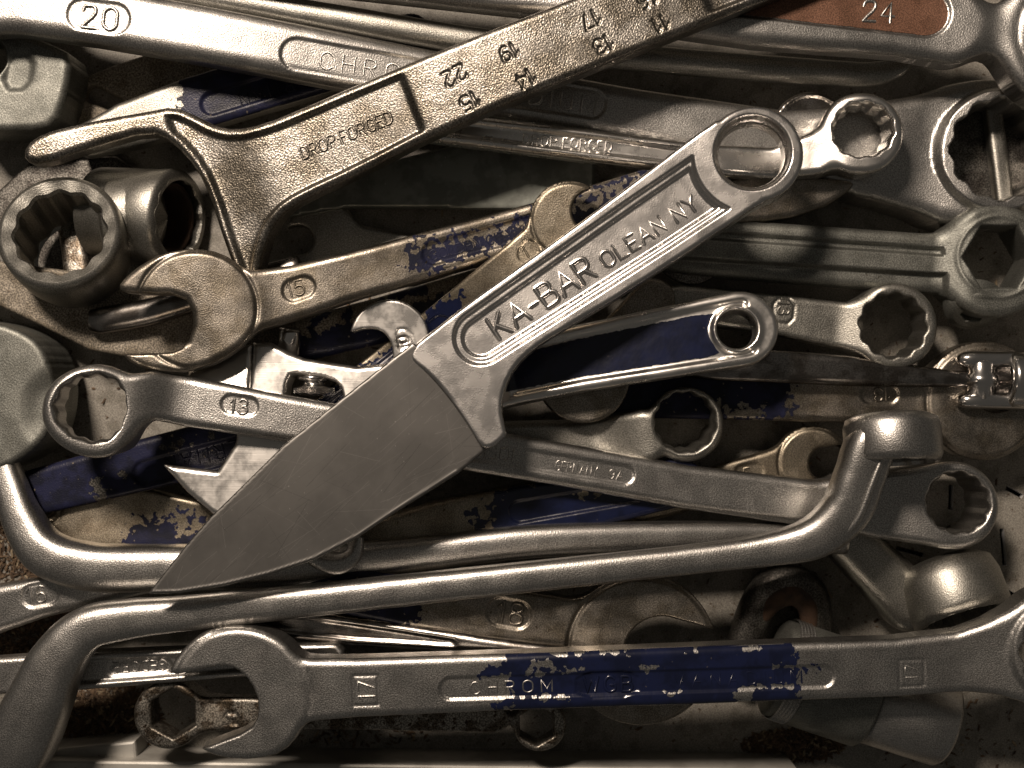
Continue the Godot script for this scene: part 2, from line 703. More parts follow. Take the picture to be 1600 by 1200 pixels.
# ---------------------------------------------------------------- round bars and turned rings
# l: flat list x, y, z, r ...; flat < 1 makes the section lower than wide; square 2 is round, 4 is boxy
func bar(t, l: Array, flat := 1.0, square := 2.0, sides := 28, each := 10) -> ArrayMesh:
	var c := []
	for i in l.size() / 4:
		c.append(Vector4(l[4 * i], l[4 * i + 1], l[4 * i + 2], l[4 * i + 3]))
	var path := []
	var n := c.size()
	for i in n - 1:
		var p0: Vector4 = c[maxi(i - 1, 0)]
		var p1: Vector4 = c[i]
		var p2: Vector4 = c[i + 1]
		var p3: Vector4 = c[mini(i + 2, n - 1)]
		for k in each:
			var s := float(k) / each
			path.append(0.5 * (2.0 * p1 + (p2 - p0) * s + (2.0 * p0 - 5.0 * p1 + 4.0 * p2 - p3) * s * s + (3.0 * p1 - p0 - 3.0 * p2 + p3) * s * s * s))
	path.append(c[n - 1])
	var v := PackedVector3Array()
	var nm := PackedVector3Array()
	var ix := PackedInt32Array()
	var m := path.size()
	var rows := []
	var lead := [0.0, 0.6, 0.9]
	for i in 3:
		rows.append([0, -path[0].w * 0.35 * (1.0 - lead[i]), [0.05, 0.75, 0.96][i]])
	for i in range(1, m - 1):
		rows.append([i, 0.0, 1.0])
	for i in 3:
		rows.append([m - 1, path[m - 1].w * 0.35 * [0.1, 0.4, 1.0][i], [0.96, 0.75, 0.05][i]])
	for row in rows:
		var q: Vector4 = path[row[0]]
		var q0: Vector4 = path[maxi(row[0] - 1, 0)]
		var q1: Vector4 = path[mini(row[0] + 1, m - 1)]
		var fwd := Vector3(q1.x - q0.x, q1.z - q0.z, q1.y - q0.y).normalized()
		var side := fwd.cross(Vector3.UP)
		side = side.normalized() if side.length() > 0.05 else Vector3.RIGHT
		var up := side.cross(fwd).normalized()
		var at: Vector3 = Vector3(q.x - t.a.x, q.z - t.z0, q.y - t.a.y) + fwd * float(row[1])
		for j in sides:
			var an := TAU * j / sides
			var cs := cos(an)
			var sn := sin(an)
			var r: float = q.w * row[2] * pow(pow(absf(cs), square) + pow(absf(sn), square), -1.0 / square)
			var nz := 0.02 * q.w * rough_noise.get_noise_3d(at.x + cs * 30.0, at.y, at.z + sn * 30.0)
			v.append((at + (side * cs + up * sn * flat) * (r + nz)) * t.scl)
	var k := rows.size()
	for i in k:
		for j in sides:
			var px := v[mini(i + 1, k - 1) * sides + j] - v[maxi(i - 1, 0) * sides + j]
			var py := v[i * sides + (j + 1) % sides] - v[i * sides + (j + sides - 1) % sides]
			nm.append(py.cross(px).normalized())
	for i in k - 1:
		for j in sides:
			var o := i * sides + j
			var o2 := i * sides + (j + 1) % sides
			ix.append_array([o, o2, o + sides, o2, o2 + sides, o + sides])
	# make the normals point outwards
	var mid := 0.0
	for j in sides:
		mid += nm[(k / 2) * sides + j].dot(v[(k / 2) * sides + j] - v[(k / 2) * sides + (j + sides / 2) % sides])
	if mid < 0.0:
		for i in nm.size():
			nm[i] = -nm[i]
		for i in ix.size() / 3:
			var x := ix[3 * i + 1]
			ix[3 * i + 1] = ix[3 * i + 2]
			ix[3 * i + 2] = x
	facing(v, nm, ix)
	var arrays := []
	arrays.resize(Mesh.ARRAY_MAX)
	arrays[Mesh.ARRAY_VERTEX] = v
	arrays[Mesh.ARRAY_NORMAL] = nm
	arrays[Mesh.ARRAY_INDEX] = ix
	var out := ArrayMesh.new()
	out.add_surface_from_arrays(Mesh.PRIMITIVE_TRIANGLES, arrays)
	return out

# Turned body about an axis. at, z: middle of its open face; axis (x, y in the plan, height) points out of that face.
# rows: flat list r, h, ...; h runs from the open face (0) inwards (negative). hole > 0: a bore with «points» corners (0 round), «deep» deep.
func turned(t, at: Vector2, z: float, axis: Vector3, rows: Array, hole := 0.0, points := 12, deep := 0.0, rot := 0.0, facets := 0, closed := true, sink := 0.0, segs := 96) -> ArrayMesh:
	var up := Vector3(axis.x, axis.z, axis.y).normalized()
	var side := up.cross(Vector3.FORWARD if absf(up.z) < 0.9 else Vector3.UP).normalized()
	var other := up.cross(side).normalized()
	var o := loc(t, at, z)
	var st := SurfaceTool.new()
	st.begin(Mesh.PRIMITIVE_TRIANGLES)
	var put := func(r: float, h: float, an: float) -> Vector3:
		return o + (side * cos(an) * r + other * sin(an) * r + up * h) * t.scl
	var star := func(an: float) -> float:
		if points == 0:
			return hole
		var step := TAU / 6.0
		var e := fposmod(an - rot, step) - step * 0.5
		var r := hole / cos(e)
		if points == 12:
			var e2 := fposmod(an - rot + step * 0.5, step) - step * 0.5
			r = minf(maxf(r, hole / cos(e2)), hole * 1.12)
		return r
	var count := rows.size() / 2
	for i in segs:
		var a0 := TAU * i / segs
		var a1 := TAU * (i + 1) / segs
		for k in count - 1:
			var r0: float = rows[2 * k]
			var r1: float = rows[2 * k + 2]
			var h0: float = rows[2 * k + 1]
			var h1: float = rows[2 * k + 3]
			st.set_smooth_group(1 if facets == 0 else -1)
			var f0 := 1.0
			var f1 := 1.0
			if facets > 0:
				var w := TAU / facets
				f0 = cos(w * 0.5) / cos(fposmod(a0, w) - w * 0.5)
				f1 = cos(w * 0.5) / cos(fposmod(a1, w) - w * 0.5)
			quad(st, put.call(r0 * f0, h0, a0), put.call(r0 * f1, h0, a1), put.call(r1 * f1, h1, a1), put.call(r1 * f0, h1, a0))
		if hole > 0.0:
			var s0: float = star.call(a0)
			var s1: float = star.call(a1)
			var c := hole * 0.05
			st.set_smooth_group(2)
			quad(st, put.call(s0 + c, -sink, a0), put.call(s1 + c, -sink, a1), put.call(rows[0], 0.0, a1), put.call(rows[0], 0.0, a0))
			st.set_smooth_group(-1)
			quad(st, put.call(s0, -sink - c * 2.0, a0), put.call(s1, -sink - c * 2.0, a1), put.call(s1 + c, -sink, a1), put.call(s0 + c, -sink, a0))
			quad(st, put.call(s0, -deep, a0), put.call(s1, -deep, a1), put.call(s1, -sink - c * 2.0, a1), put.call(s0, -sink - c * 2.0, a0))
			if closed:
				quad(st, put.call(0.0, -deep, a0), put.call(0.0, -deep, a1), put.call(s1, -deep, a1), put.call(s0, -deep, a0))
	st.generate_normals()
	st.index()
	return st.commit()

func quad(st: SurfaceTool, p: Vector3, q: Vector3, r: Vector3, s: Vector3) -> void:
	for x in [p, r, q, p, s, r]:
		st.add_vertex(x)


# ---------------------------------------------------------------- materials
func grain_picture(side: int, freq: float, seed_: int, octaves := 3, gain := 0.5) -> Image:
	var n := FastNoiseLite.new()
	n.noise_type = FastNoiseLite.TYPE_SIMPLEX_SMOOTH
	n.seed = seed_
	n.frequency = freq
	n.fractal_octaves = octaves
	n.fractal_gain = gain
	return n.get_seamless_image(side, side, false, false, 0.15)

# the same picture with its middle greys spread between lo and hi
func spread(im: Image, lo: float, hi: float) -> Image:
	var data := im.get_data()
	for i in data.size():
		data[i] = int(255.0 * lerpf(lo, hi, clampf((data[i] / 255.0 - 0.28) / 0.44, 0.0, 1.0)))
	return Image.create_from_data(im.get_width(), im.get_height(), false, im.get_format(), data)

func tex(im: Image) -> ImageTexture:
	return ImageTexture.create_from_image(im)

# colours between a and b (linear) where the noise goes from low to high
func blotches(im: Image, a: Color, b: Color, lo: float, hi: float, speck: Image = null, speck_color := Color.BLACK, speck_at := 0.8) -> ImageTexture:
	var side := im.get_width()
	var out := Image.create(side, side, false, Image.FORMAT_RGB8)
	for y in side:
		for x in side:
			var c := a.lerp(b, smoothstep(lo, hi, im.get_pixel(x, y).r))
			if speck:
				c = c.lerp(speck_color, smoothstep(speck_at, speck_at + 0.06, speck.get_pixel(x, y).r))
			out.set_pixel(x, y, c.linear_to_srgb())
	return tex(out)

# plain steel with fine scratches, mostly along one way, and a few bright specks
func scratched(side: int, plain: Color, bright: Color, count: int, seed_: int) -> ImageTexture:
	var rng := RandomNumberGenerator.new()
	rng.seed = seed_
	var im := Image.create(side, side, false, Image.FORMAT_RGB8)
	im.fill(plain.linear_to_srgb())
	for i in count:
		var p := Vector2(rng.randf() * side, rng.randf() * side)
		var an := -0.75 + rng.randfn(0.0, 0.12) if rng.randf() < 0.8 else rng.randf() * PI
		var dir := Vector2.from_angle(an)
		var c := plain.lerp(bright, rng.randf_range(-0.35, 0.5)).linear_to_srgb()
		for k in rng.randi_range(15, 150):
			var q := p + dir * k
			im.set_pixel(posmod(int(q.x), side), posmod(int(q.y), side), c)
	for i in count / 2:
		var c := plain.lerp(bright, rng.randf_range(0.3, 1.0)).linear_to_srgb()
		im.fill_rect(Rect2i(rng.randi_range(0, side - 3), rng.randi_range(0, side - 3), rng.randi_range(1, 2), rng.randi_range(1, 3)), c)
	return tex(im)

func steel(called: String, color: Color, rough: float, bump: ImageTexture, height: float, scale := 30.0, metal := 1.0, stain: ImageTexture = null, rough_map: ImageTexture = null) -> StandardMaterial3D:
	var m := StandardMaterial3D.new()
	m.resource_name = called
	m.albedo_color = color.linear_to_srgb()
	m.metallic = metal
	m.metallic_specular = 0.5
	m.roughness = rough
	m.uv1_triplanar = true
	m.uv1_scale = Vector3.ONE * scale
	if bump:
		m.heightmap_enabled = true
		m.heightmap_texture = bump
		m.heightmap_scale = height
	if stain:
		m.albedo_texture = stain
		m.albedo_color = Color.WHITE
	if rough_map:
		m.roughness_texture = rough_map
		m.roughness = 1.0
	mats[called] = m
	return m


func _ready() -> void:
	# camera
	var cam := Camera3D.new()
	cam.name = "camera"
	cam.position = Vector3(0, EYE * U, 0)
	cam.rotation_degrees = Vector3(-90, 0, 0)
	cam.fov = rad_to_deg(2.0 * atan(600.0 / EYE))
	cam.near = 0.01
	cam.far = 10.0
	var optics := CameraAttributesPhysical.new()
	optics.frustum_focal_length = 40.0
	optics.frustum_focus_distance = EYE * U + 0.006
	optics.frustum_near = 0.01
	optics.frustum_far = 10.0
	optics.exposure_aperture = 11.0
	cam.attributes = optics
	add_child(cam)
	# dim room round the table
	var we := WorldEnvironment.new()
	we.name = "world_environment"
	var env := Environment.new()
	env.background_mode = Environment.BG_COLOR
	env.background_color = Color(0.062, 0.057, 0.050).linear_to_srgb()
	env.tonemap_mode = Environment.TONE_MAPPER_LINEAR
	env.tonemap_exposure = 0.93
	env.sdfgi_enabled = true
	env.ssao_enabled = true
	env.ssil_enabled = true
	we.environment = env
	add_child(we)
	# the one lamp, above and to the left
	var lamp := OmniLight3D.new()
	lamp.name = "lamp"
	lamp.position = Vector3(-1400.0, 3500.0, -2500.0) * U
	lamp.light_color = Color(1.0, 0.925, 0.85)
	lamp.light_energy = 1.12
	lamp.light_size = 0.07
	lamp.omni_range = 8.0
	lamp.omni_attenuation = 2.0
	lamp.shadow_enabled = true
	add_child(lamp)

	rough_noise.seed = 7
	rough_noise.frequency = 0.018
	rough_noise.fractal_octaves = 2
	chip_noise.seed = 3
	chip_noise.frequency = 0.06
	chip_noise.fractal_octaves = 4
	chip_noise.fractal_gain = 0.6
	make_materials()
	tray()
	lowest_layer()
	middle_layer()
	upper_layer()
	top_layer()
	knife()


func make_materials() -> void:
	var fine_im := grain_picture(1024, 0.14, 11, 2)
	var cast_im := grain_picture(1024, 0.11, 12, 2, 0.6)
	var wide_im := grain_picture(512, 0.008, 13, 5, 0.6)
	var wide2_im := grain_picture(512, 0.014, 14, 5, 0.62)
	var speck_im := grain_picture(512, 0.06, 15, 2)
	var fine := tex(fine_im)
	var cast := tex(cast_im)
	var soft := tex(grain_picture(1024, 0.018, 16, 4, 0.55))
	# scratches along one direction
	var brush_im := Image.create(512, 512, false, Image.FORMAT_L8)
	var rng := RandomNumberGenerator.new()
	rng.seed = 5
	brush_im.fill(Color(0.5, 0.5, 0.5))
	for i in 900:
		var y := rng.randi_range(0, 511)
		var x := rng.randi_range(-60, 511)
		var g := rng.randf_range(0.3, 0.75)
		brush_im.fill_rect(Rect2i(x, y, rng.randi_range(30, 200), 1), Color(g, g, g))
	var brush := tex(brush_im)
	var rmap := func(lo: float, hi: float, im: Image) -> ImageTexture:
		return blotches(im, Color(lo, lo, lo).srgb_to_linear(), Color(hi, hi, hi).srgb_to_linear(), 0.25, 0.75)
	var k := 12.0
	steel("satin", Color(.60, .585, .555), 0.36, fine, 0.0060, k, 1.0, blotches(wide_im, Color(.56, .545, .52), Color(.61, .595, .57), 0.3, 0.65, speck_im, Color(.40, .37, .33), 0.9), rmap.call(0.35, 0.39, wide2_im))
	steel("satin_dull", Color(.5, .5, .45), 0.42, fine, 0.0060, k, 1.0, blotches(wide_im, Color(.40, .39, .355), Color(.46, .45, .41), 0.3, 0.65, speck_im, Color(.25, .22, .19), 0.88), rmap.call(0.41, 0.46, wide2_im))
	steel("cast", Color(.58, .55, .5), 0.34, cast, 0.0085, k, 1.0, blotches(wide_im, Color(.29, .26, .215), Color(.44, .415, .375), 0.3, 0.65, speck_im, Color(.22, .18, .14), 0.86), rmap.call(0.34, 0.39, wide_im))
	steel("knife_steel", Color(.64, .62, .60), 0.27, fine, 0.0022, k, 1.0, null, rmap.call(0.24, 0.29, wide2_im))
	steel("blade_steel", Color(.46, .44, .42), 0.46, null, 0.0, 7.5, 1.0, scratched(1024, Color(.225, .217, .208), Color(.46, .44, .42), 900, 31), rmap.call(0.42, 0.46, wide_im))
	steel("chrome", Color(.68, .66, .64), 0.17, fine, 0.0008, k, 1.0, null, rmap.call(0.16, 0.20, wide2_im))
	steel("brushed", Color(.70, .68, .65), 0.30, brush, 0.002, k, 1.0, null, rmap.call(0.26, 0.36, wide2_im))
	steel("bright", Color(.68, .66, .63), 0.27, fine, 0.0018, k, 1.0, null, rmap.call(0.25, 0.30, wide2_im))
	steel("dark_chrome", Color(.30, .285, .27), 0.26, fine, 0.002, k, 1.0, blotches(wide2_im, Color(.2, .18, .16), Color(.40, .38, .36), 0.3, 0.7))
	steel("brown", Color(.4, .34, .26), 0.36, fine, 0.0045, k, 1.0, blotches(wide2_im, Color(.29, .255, .205), Color(.40, .365, .315), 0.25, 0.7, speck_im, Color(.12, .09, .06), 0.86), rmap.call(0.32, 0.44, wide_im))
	steel("gold", Color(.5, .44, .32), 0.42, fine, 0.0045, k, 1.0, blotches(wide2_im, Color(.29, .25, .19), Color(.40, .355, .28), 0.25, 0.7, speck_im, Color(.14, .11, .08), 0.86), rmap.call(0.38, 0.5, wide_im))
	steel("cream", Color(.5, .45, .36), 0.6, cast, 0.006, k, 0.35, blotches(wide2_im, Color(.22, .185, .135), Color(.34, .30, .24), 0.2, 0.6, speck_im, Color(.12, .09, .06), 0.84))
	steel("galvanized", Color(.4, .42, .38), 0.48, cast, 0.004, k, 0.9, blotches(wide2_im, Color(.22, .225, .205), Color(.29, .295, .27), 0.25, 0.7, speck_im, Color(.13, .12, .10), 0.86), rmap.call(0.52, 0.6, wide_im))
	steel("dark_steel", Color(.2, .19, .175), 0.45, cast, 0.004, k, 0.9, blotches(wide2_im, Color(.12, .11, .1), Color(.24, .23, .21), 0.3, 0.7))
	steel("dirty", Color(.4, .37, .32), 0.42, cast, 0.007, k, 0.95, blotches(wide2_im, Color(.14, .11, .08), Color(.46, .43, .38), 0.35, 0.6, speck_im, Color(.09, .06, .04), 0.72))
	steel("rust", Color(.12, .06, .03), 0.8, cast, 0.01, k, 0.0, blotches(wide2_im, Color(.03, .019, .013), Color(.075, .04, .022), 0.3, 0.7))
	steel("copper", Color(.3, .14, .08), 0.45, fine, 0.0028, k, 0.55, blotches(wide2_im, Color(.20, .10, .062), Color(.27, .138, .088), 0.3, 0.7))
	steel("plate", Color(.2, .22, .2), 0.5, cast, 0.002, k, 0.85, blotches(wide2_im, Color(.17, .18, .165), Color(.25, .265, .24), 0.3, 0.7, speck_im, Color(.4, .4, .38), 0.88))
	steel("tray_paint", Color(.4, .38, .33), 0.55, cast, 0.003, k, 0.0, blotches(wide2_im, Color(.20, .185, .155), Color(.30, .28, .245), 0.22, 0.55, speck_im, Color(.09, .06, .035), 0.80))
	steel("tray_edge", Color(.36, .35, .32), 0.45, fine, 0.002, k, 0.3, blotches(wide_im, Color(.30, .29, .265), Color(.38, .37, .34), 0.3, 0.65, speck_im, Color(.16, .13, .1), 0.86))
	steel("chips", Color(.3, .2, .11), 0.9, null, 0.0, k, 0.0)
	mats.chips.vertex_color_use_as_albedo = true
	mats.chips.albedo_color = Color.WHITE
	# fine pitting and sparkle of blasted and cast surfaces
	var pits := tex(spread(fine_im, 0.70, 1.0))
	var deep_pits := tex(spread(cast_im, 0.5, 1.0))
	for n in ["satin", "satin_dull", "brown", "gold", "cast", "galvanized", "dirty", "cream", "copper", "dark_steel", "tray_paint", "dark_chrome"]:
		var m: StandardMaterial3D = mats[n]
		m.detail_enabled = true
		m.detail_blend_mode = BaseMaterial3D.BLEND_MODE_MUL
		m.detail_albedo = deep_pits if n in ["cast", "dirty", "cream", "dark_steel"] else pits
		m.detail_uv_layer = BaseMaterial3D.DETAIL_UV_1
	var blue := steel("blue", Color(.012, .016, .072), 0.24, soft, 0.004, k, 0.0, blotches(wide2_im, Color(.004, .006, .020), Color(.006, .009, .032), 0.3, 0.7, speck_im, Color(.05, .045, .05), 0.88))
	blue.clearcoat_enabled = true
	blue.clearcoat = 0.15
	blue.clearcoat_roughness = 0.12
	var navy := steel("navy", Color(.012, .013, .03), 0.36, cast, 0.006, k, 0.0, blotches(wide2_im, Color(.010, .011, .022), Color(.016, .018, .045), 0.3, 0.7, speck_im, Color(.25, .21, .15), 0.85))
	navy.metallic_specular = 0.32


# ---------------------------------------------------------------- the tray and what lies loose on it
func tray() -> void:
	var f := (EYE - FLOOR_Z) / EYE
	var at := func(x: float, y: float, z: float) -> Vector3:
		var g := (EYE - z) / EYE
		return Vector3((x - 800.0) * g, z, (y - 600.0) * g) * U
	var fl := CSGBox3D.new()
	fl.name = "tray_floor"
	fl.size = Vector3(2300, 12, 1800) * U
	fl.position = Vector3(0, FLOOR_Z - 6.0, 0) * U
	fl.material = mats.tray_paint
	fl.set_meta("kind", "structure")
	fl.set_meta("label", "painted sheet metal tray floor under the pile, with punched slits at right")
	# punched slits: line by line in plan coordinates
	for s in [[1486, 758, 1485, 797], [1456, 838, 1508, 812], [1565, 826, 1570, 884], [1555, 912, 1594, 936], [1572, 762, 1598, 776], [1400, 856, 1444, 868], [1594, 936, 1600, 990], [1300, 690, 1345, 712]]:
		var p: Vector3 = at.call(s[0], s[1], FLOOR_Z)
		var q: Vector3 = at.call(s[2], s[3], FLOOR_Z)
		var b := CSGBox3D.new()
		b.name = "slit"
		b.operation = CSGShape3D.OPERATION_SUBTRACTION
		b.size = Vector3((q - p).length(), 30.0 * U, 8.0 * U)
		b.position = (p + q) * 0.5 - fl.position
		b.rotation.y = -atan2(q.z - p.z, q.x - p.x)
		fl.add_child(b, true)
	add_child(fl)
	# under the slits
	var under := MeshInstance3D.new()
	under.name = "table_ground"
	var pm := BoxMesh.new()
	pm.size = Vector3(3400, 10, 2800) * U
	under.mesh = pm
	under.position = Vector3(0, FLOOR_Z - 60.0, 0) * U
	under.material_override = mats.dark_steel
	under.set_meta("kind", "structure")
	add_child(under)
	# walls of the tray, out of the picture but for the near one
	var wall := func(cx: float, cy: float, w: float, h: float, top: float, turn: float) -> void:
		var o := MeshInstance3D.new()
		o.name = "tray_wall"
		o.mesh = rounded_box(Vector3(w, top - FLOOR_Z, h) * U, 5.0 * U)
		o.position = at.call(cx, cy, top) - Vector3(0, (top - FLOOR_Z) * 0.5 * U, 0)
		o.rotation.y = turn
		o.material_override = mats.tray_edge
		o.set_meta("kind", "structure")
		add_child(o, true)
	wall.call(560.0, 1230.0, 1500.0, 80.0, -190.0, -0.012)
	wall.call(60.0, 1188.0, 340.0, 34.0, -215.0, 0.10)
	wall.call(-260.0, 600.0, 40.0, 1700.0, -120.0, 0.0)
	wall.call(800.0, -210.0, 2200.0, 40.0, -120.0, 0.0)
	wall.call(1840.0, 600.0, 40.0, 1700.0, -120.0, 0.0)
	# sawdust and rust crumbs
	var rng := RandomNumberGenerator.new()
	rng.seed = 21
	var mm := MultiMesh.new()
	mm.transform_format = MultiMesh.TRANSFORM_3D
	mm.use_colors = true
	mm.mesh = chip_mesh()
	var heaps := [[175, 1125, 80, 55, 1900], [60, 985, 110, 50, 1500], [30, 850, 70, 60, 900], [1240, 1165, 80, 26, 900], [1480, 1150, 150, 60, 60], [560, 1140, 120, 25, 160], [1230, 930, 60, 60, 60], [800, 600, 800, 560, 300]]
	var total := 0
	for h in heaps:
		total += h[4]
	mm.instance_count = total
	var i := 0
	for h in heaps:
		for n in h[4]:
			var an := rng.randf() * TAU
			var r := sqrt(rng.randf())
			var up := (1.0 - r) * (14.0 if h[4] > 250 and h[2] < 200 else 2.0) * rng.randf()
			var p: Vector3 = at.call(h[0] + cos(an) * r * h[2], h[1] + sin(an) * r * h[3], FLOOR_Z + 1.0 + up)
			var s := rng.randf_range(0.5, 1.5)
			var b := Basis.from_euler(Vector3(rng.randf_range(-0.5, 0.5), rng.randf() * TAU, rng.randf_range(-0.5, 0.5))).scaled_local(Vector3(s * rng.randf_range(0.6, 2.2), s * 0.7, s))
			mm.set_instance_transform(i, Transform3D(b, p))
			var c := Color(.13, .085, .05).lerp(Color(.035, .022, .014), rng.randf())
			mm.set_instance_color(i, c if rng.randf() < 0.9 else Color(.24, .19, .125))
			i += 1
	var dust := MultiMeshInstance3D.new()
	dust.name = "sawdust"
	dust.multimesh = mm
	dust.material_override = mats.chips
	dust.set_meta("kind", "stuff")
	dust.set_meta("label", "brown sawdust and rust crumbs strewn on the tray floor")
	dust.set_meta("category", "sawdust")
	add_child(dust)


func chip_mesh() -> ArrayMesh:
	var st := SurfaceTool.new()
	st.begin(Mesh.PRIMITIVE_TRIANGLES)
	st.set_smooth_group(-1)
	var v := [Vector3(-4, 0, -1), Vector3(3, 1, -2), Vector3(5, 0, 1), Vector3(-2, -1, 2), Vector3(0, 2, 0)]
	for t in [[0, 1, 4], [1, 2, 4], [2, 3, 4], [3, 0, 4], [0, 3, 1], [1, 3, 2]]:
		for x in t:
			st.add_vertex(v[x] * U * 0.95)
	st.generate_normals()
	return st.commit()


func rounded_box(size: Vector3, r: float) -> ArrayMesh:
	var st := SurfaceTool.new()
	st.begin(Mesh.PRIMITIVE_TRIANGLES)
	var h := size * 0.5
	var rings := []
	for row in [[-h.y, 0.0], [h.y - r, 0.0], [h.y - r * 0.3, r * 0.3], [h.y, r]]:
		var x: float = h.x - row[1]
		var z: float = h.z - row[1]
		rings.append([Vector3(-x, row[0], -z), Vector3(x, row[0], -z), Vector3(x, row[0], z), Vector3(-x, row[0], z)])
	st.set_smooth_group(-1)
	for k in rings.size() - 1:
		for j in 4:
			quad(st, rings[k][(j + 1) % 4], rings[k][j], rings[k + 1][j], rings[k + 1][(j + 1) % 4])
	quad(st, rings[-1][0], rings[-1][1], rings[-1][2], rings[-1][3])
	quad(st, rings[0][3], rings[0][2], rings[0][1], rings[0][0])
	st.generate_normals()
	return st.commit()


# ---------------------------------------------------------------- tools deep in the pile
func lowest_layer() -> void:
	# plate in the shade under the big open ended wrench
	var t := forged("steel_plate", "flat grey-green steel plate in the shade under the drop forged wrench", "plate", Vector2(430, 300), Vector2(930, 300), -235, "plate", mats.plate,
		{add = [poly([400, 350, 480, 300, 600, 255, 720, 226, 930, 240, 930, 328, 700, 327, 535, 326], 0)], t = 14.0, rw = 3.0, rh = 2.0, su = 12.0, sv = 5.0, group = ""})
	# brown 13 wrench at the right
	t = forged("open_end_wrench", "tarnished brown wrench with upside-down 13 and blue paint, open jaw at far right", "wrench", Vector2(980, 618), Vector2(1530, 624), -202, "body", mats.brown,
		{add = [chain([960, 612, 40, 1200, 618, 39, 1430, 622, 40, 1480, 624, 44]), disc(1530, 626, 92, 22.0)],
		cut = [chain([1548, 606, 36, 1680, 560, 46])], t = [Vector2(440, 34), Vector2(490, 48)], rw = 12.0, rh = 8.0,
		relief = [line_round(disc(1530, 626, 88), -2.5, 3.0), sunk(chain([1356, 616, 15, 1384, 616, 15]), -2.5, 2.0)]})
	letters(t, writing("13", Vector2(1385, 606), Vector2(-1, 0.02), 20, 0.3), 2.0, mats.brown)
	coat(t, "blue_paint", mats.navy, [chain([960, 612, 60, 1190, 620, 44]), bare(chain([1120, 640, 6, 1180, 646, 9]))], 16.0)
	# small golden open ended wrench
	t = forged("small_open_end_wrench", "small golden-brown open-end wrench behind the cranked ring wrench", "wrench", Vector2(1060, 772), Vector2(1262, 722), -215, "body", mats.gold,
		{add = [chain([1000, 790, 27, 1150, 748, 29, 1210, 734, 32]), disc(1268, 722, 57, 18.0)], cut = [chain([1288, 724, 26, 1380, 716, 30])], t = 26.0, rw = 8.0, rh = 6.0,
		relief = [line_round(disc(1268, 722, 54), -3.0, 2.6), sunk(chain([1160, 740, 15, 1176, 737, 15]), -2.0)]})
	letters(t, writing("5", Vector2(1161, 750), Vector2(1, -0.15), 19), 1.8, mats.gold)
	# 18 wrench
	t = forged("open_end_wrench", "brown tarnished open-end wrench stamped 18 with blue paint at left", "wrench", Vector2(560, 930), Vector2(1000, 1012), -134, "body", mats.brown,
		{add = [chain([520, 916, 36, 640, 938, 39, 800, 960, 42, 890, 980, 46]), disc(1000, 1012, 117, 26.0)], cut = [chain([1032, 1018, 58, 1190, 1066, 62])], t = [Vector2(340, 36), Vector2(380, 46)], rw = 10.0, rh = 7.0,
		relief = [line_round(disc(1000, 1012, 113), -4.0, 3.4), sunk(chain([782, 953, 22, 808, 958, 22]), -3.0, 2.0)]})
	letters(t, writing("18", Vector2(776, 967), Vector2(1, 0.17), 32, 0.35), 2.6, mats.brown)
	coat(t, "blue_paint", mats.navy, [chain([500, 910, 60, 618, 936, 44])], 12.0)
	# dark bars above it
	t = forged("slim_wrench", "slim dark chrome wrench tapering away below the 18 mark", "wrench", Vector2(420, 970), Vector2(900, 1014), -132, "shank", mats.dark_chrome,
		{add = [chain([360, 962, 26, 560, 986, 23, 800, 1006, 12, 960, 1018, 9])], t = 22.0, rw = 14.0, rh = 9.0, bend = [Vector2(100, 0), Vector2(480, 34)], relief = [rimmed(12.0, -4.0, 3.0, -100, 300)]})
	# small dirty 10 x 8 ring wrench
	t = forged("small_ring_wrench", "small rusty double ring wrench marked 10 and 8, half under the 17 jaw", "wrench", Vector2(268, 1112), Vector2(842, 1128), -150, "body", mats.dirty,
		{add = [disc(268, 1112, 53, 20.0), chain([268, 1112, 30, 350, 1113, 26, 560, 1113, 25, 770, 1119, 24]), disc(843, 1128, 41, 20.0)],
		cut = [bore(276, 1109, 33, 6, 0.5), bore(838, 1129, 26, 6, 0.5)], t = [Vector2(40, 50), Vector2(90, 28), Vector2(490, 28), Vector2(550, 44)], rw = 8.0, rh = 7.0, wave = 1.5,
		relief = [cut_in(writing("10", Vector2(374, 1133), Vector2(0.02, -1), 20, 0.25), -2.0, 3.0), cut_in(writing("8", Vector2(760, 1126), Vector2(-0.05, -1), 18), -2.0, 3.0), cut_in(writing("10", Vector2(590, 1134), Vector2(-0.05, -1), 18), -1.6, 3.0)]})
	# dark painted wrench between the blade and the 2 wrench
	t = forged("painted_wrench", "dark blue painted wrench with raised letters beside the adjustable jaw", "wrench", Vector2(120, 752), Vector2(440, 672), -190, "body", mats.dark_steel,
		{add = [chain([60, 768, 36, 180, 738, 40, 440, 672, 42])], t = 36.0, rw = 12.0, rh = 9.0, relief = [sunk(chain([232, 738, 19, 480, 676, 19]), -5.0, 3.0)]})
	coat(t, "dark_blue_paint", mats.navy, [chain([60, 768, 60, 440, 672, 60]), bare(chain([156, 752, 9, 166, 776, 8])), bare(chain([262, 700, 4, 300, 690, 3])), bare(disc(330, 676, 5)), bare(disc(195, 742, 5))], 9.0)
	letters(t, writing("GERMAN", Vector2(395, 682), Vector2(-1, 0.25), 22, 0.5), 2.2, mats.navy)
	# wrench with the round mark
	t = forged("worn_wrench", "worn brown flat wrench with round 2 mark and flaking blue paint", "wrench", Vector2(80, 796), Vector2(420, 862), -205, "body", mats.gold,
		{add = [poly([40, 745, 60, 736, 100, 738, 290, 776, 430, 812, 430, 920, 60, 900, 36, 830], 1)], t = 28.0, rw = 7.0, rh = 5.0, relief = [line_round(disc(80, 798, 19), -2.6, 2.6)]})
	letters(t, writing("2", Vector2(74, 809), Vector2(1, 0.2), 20), 2.0, mats.gold)
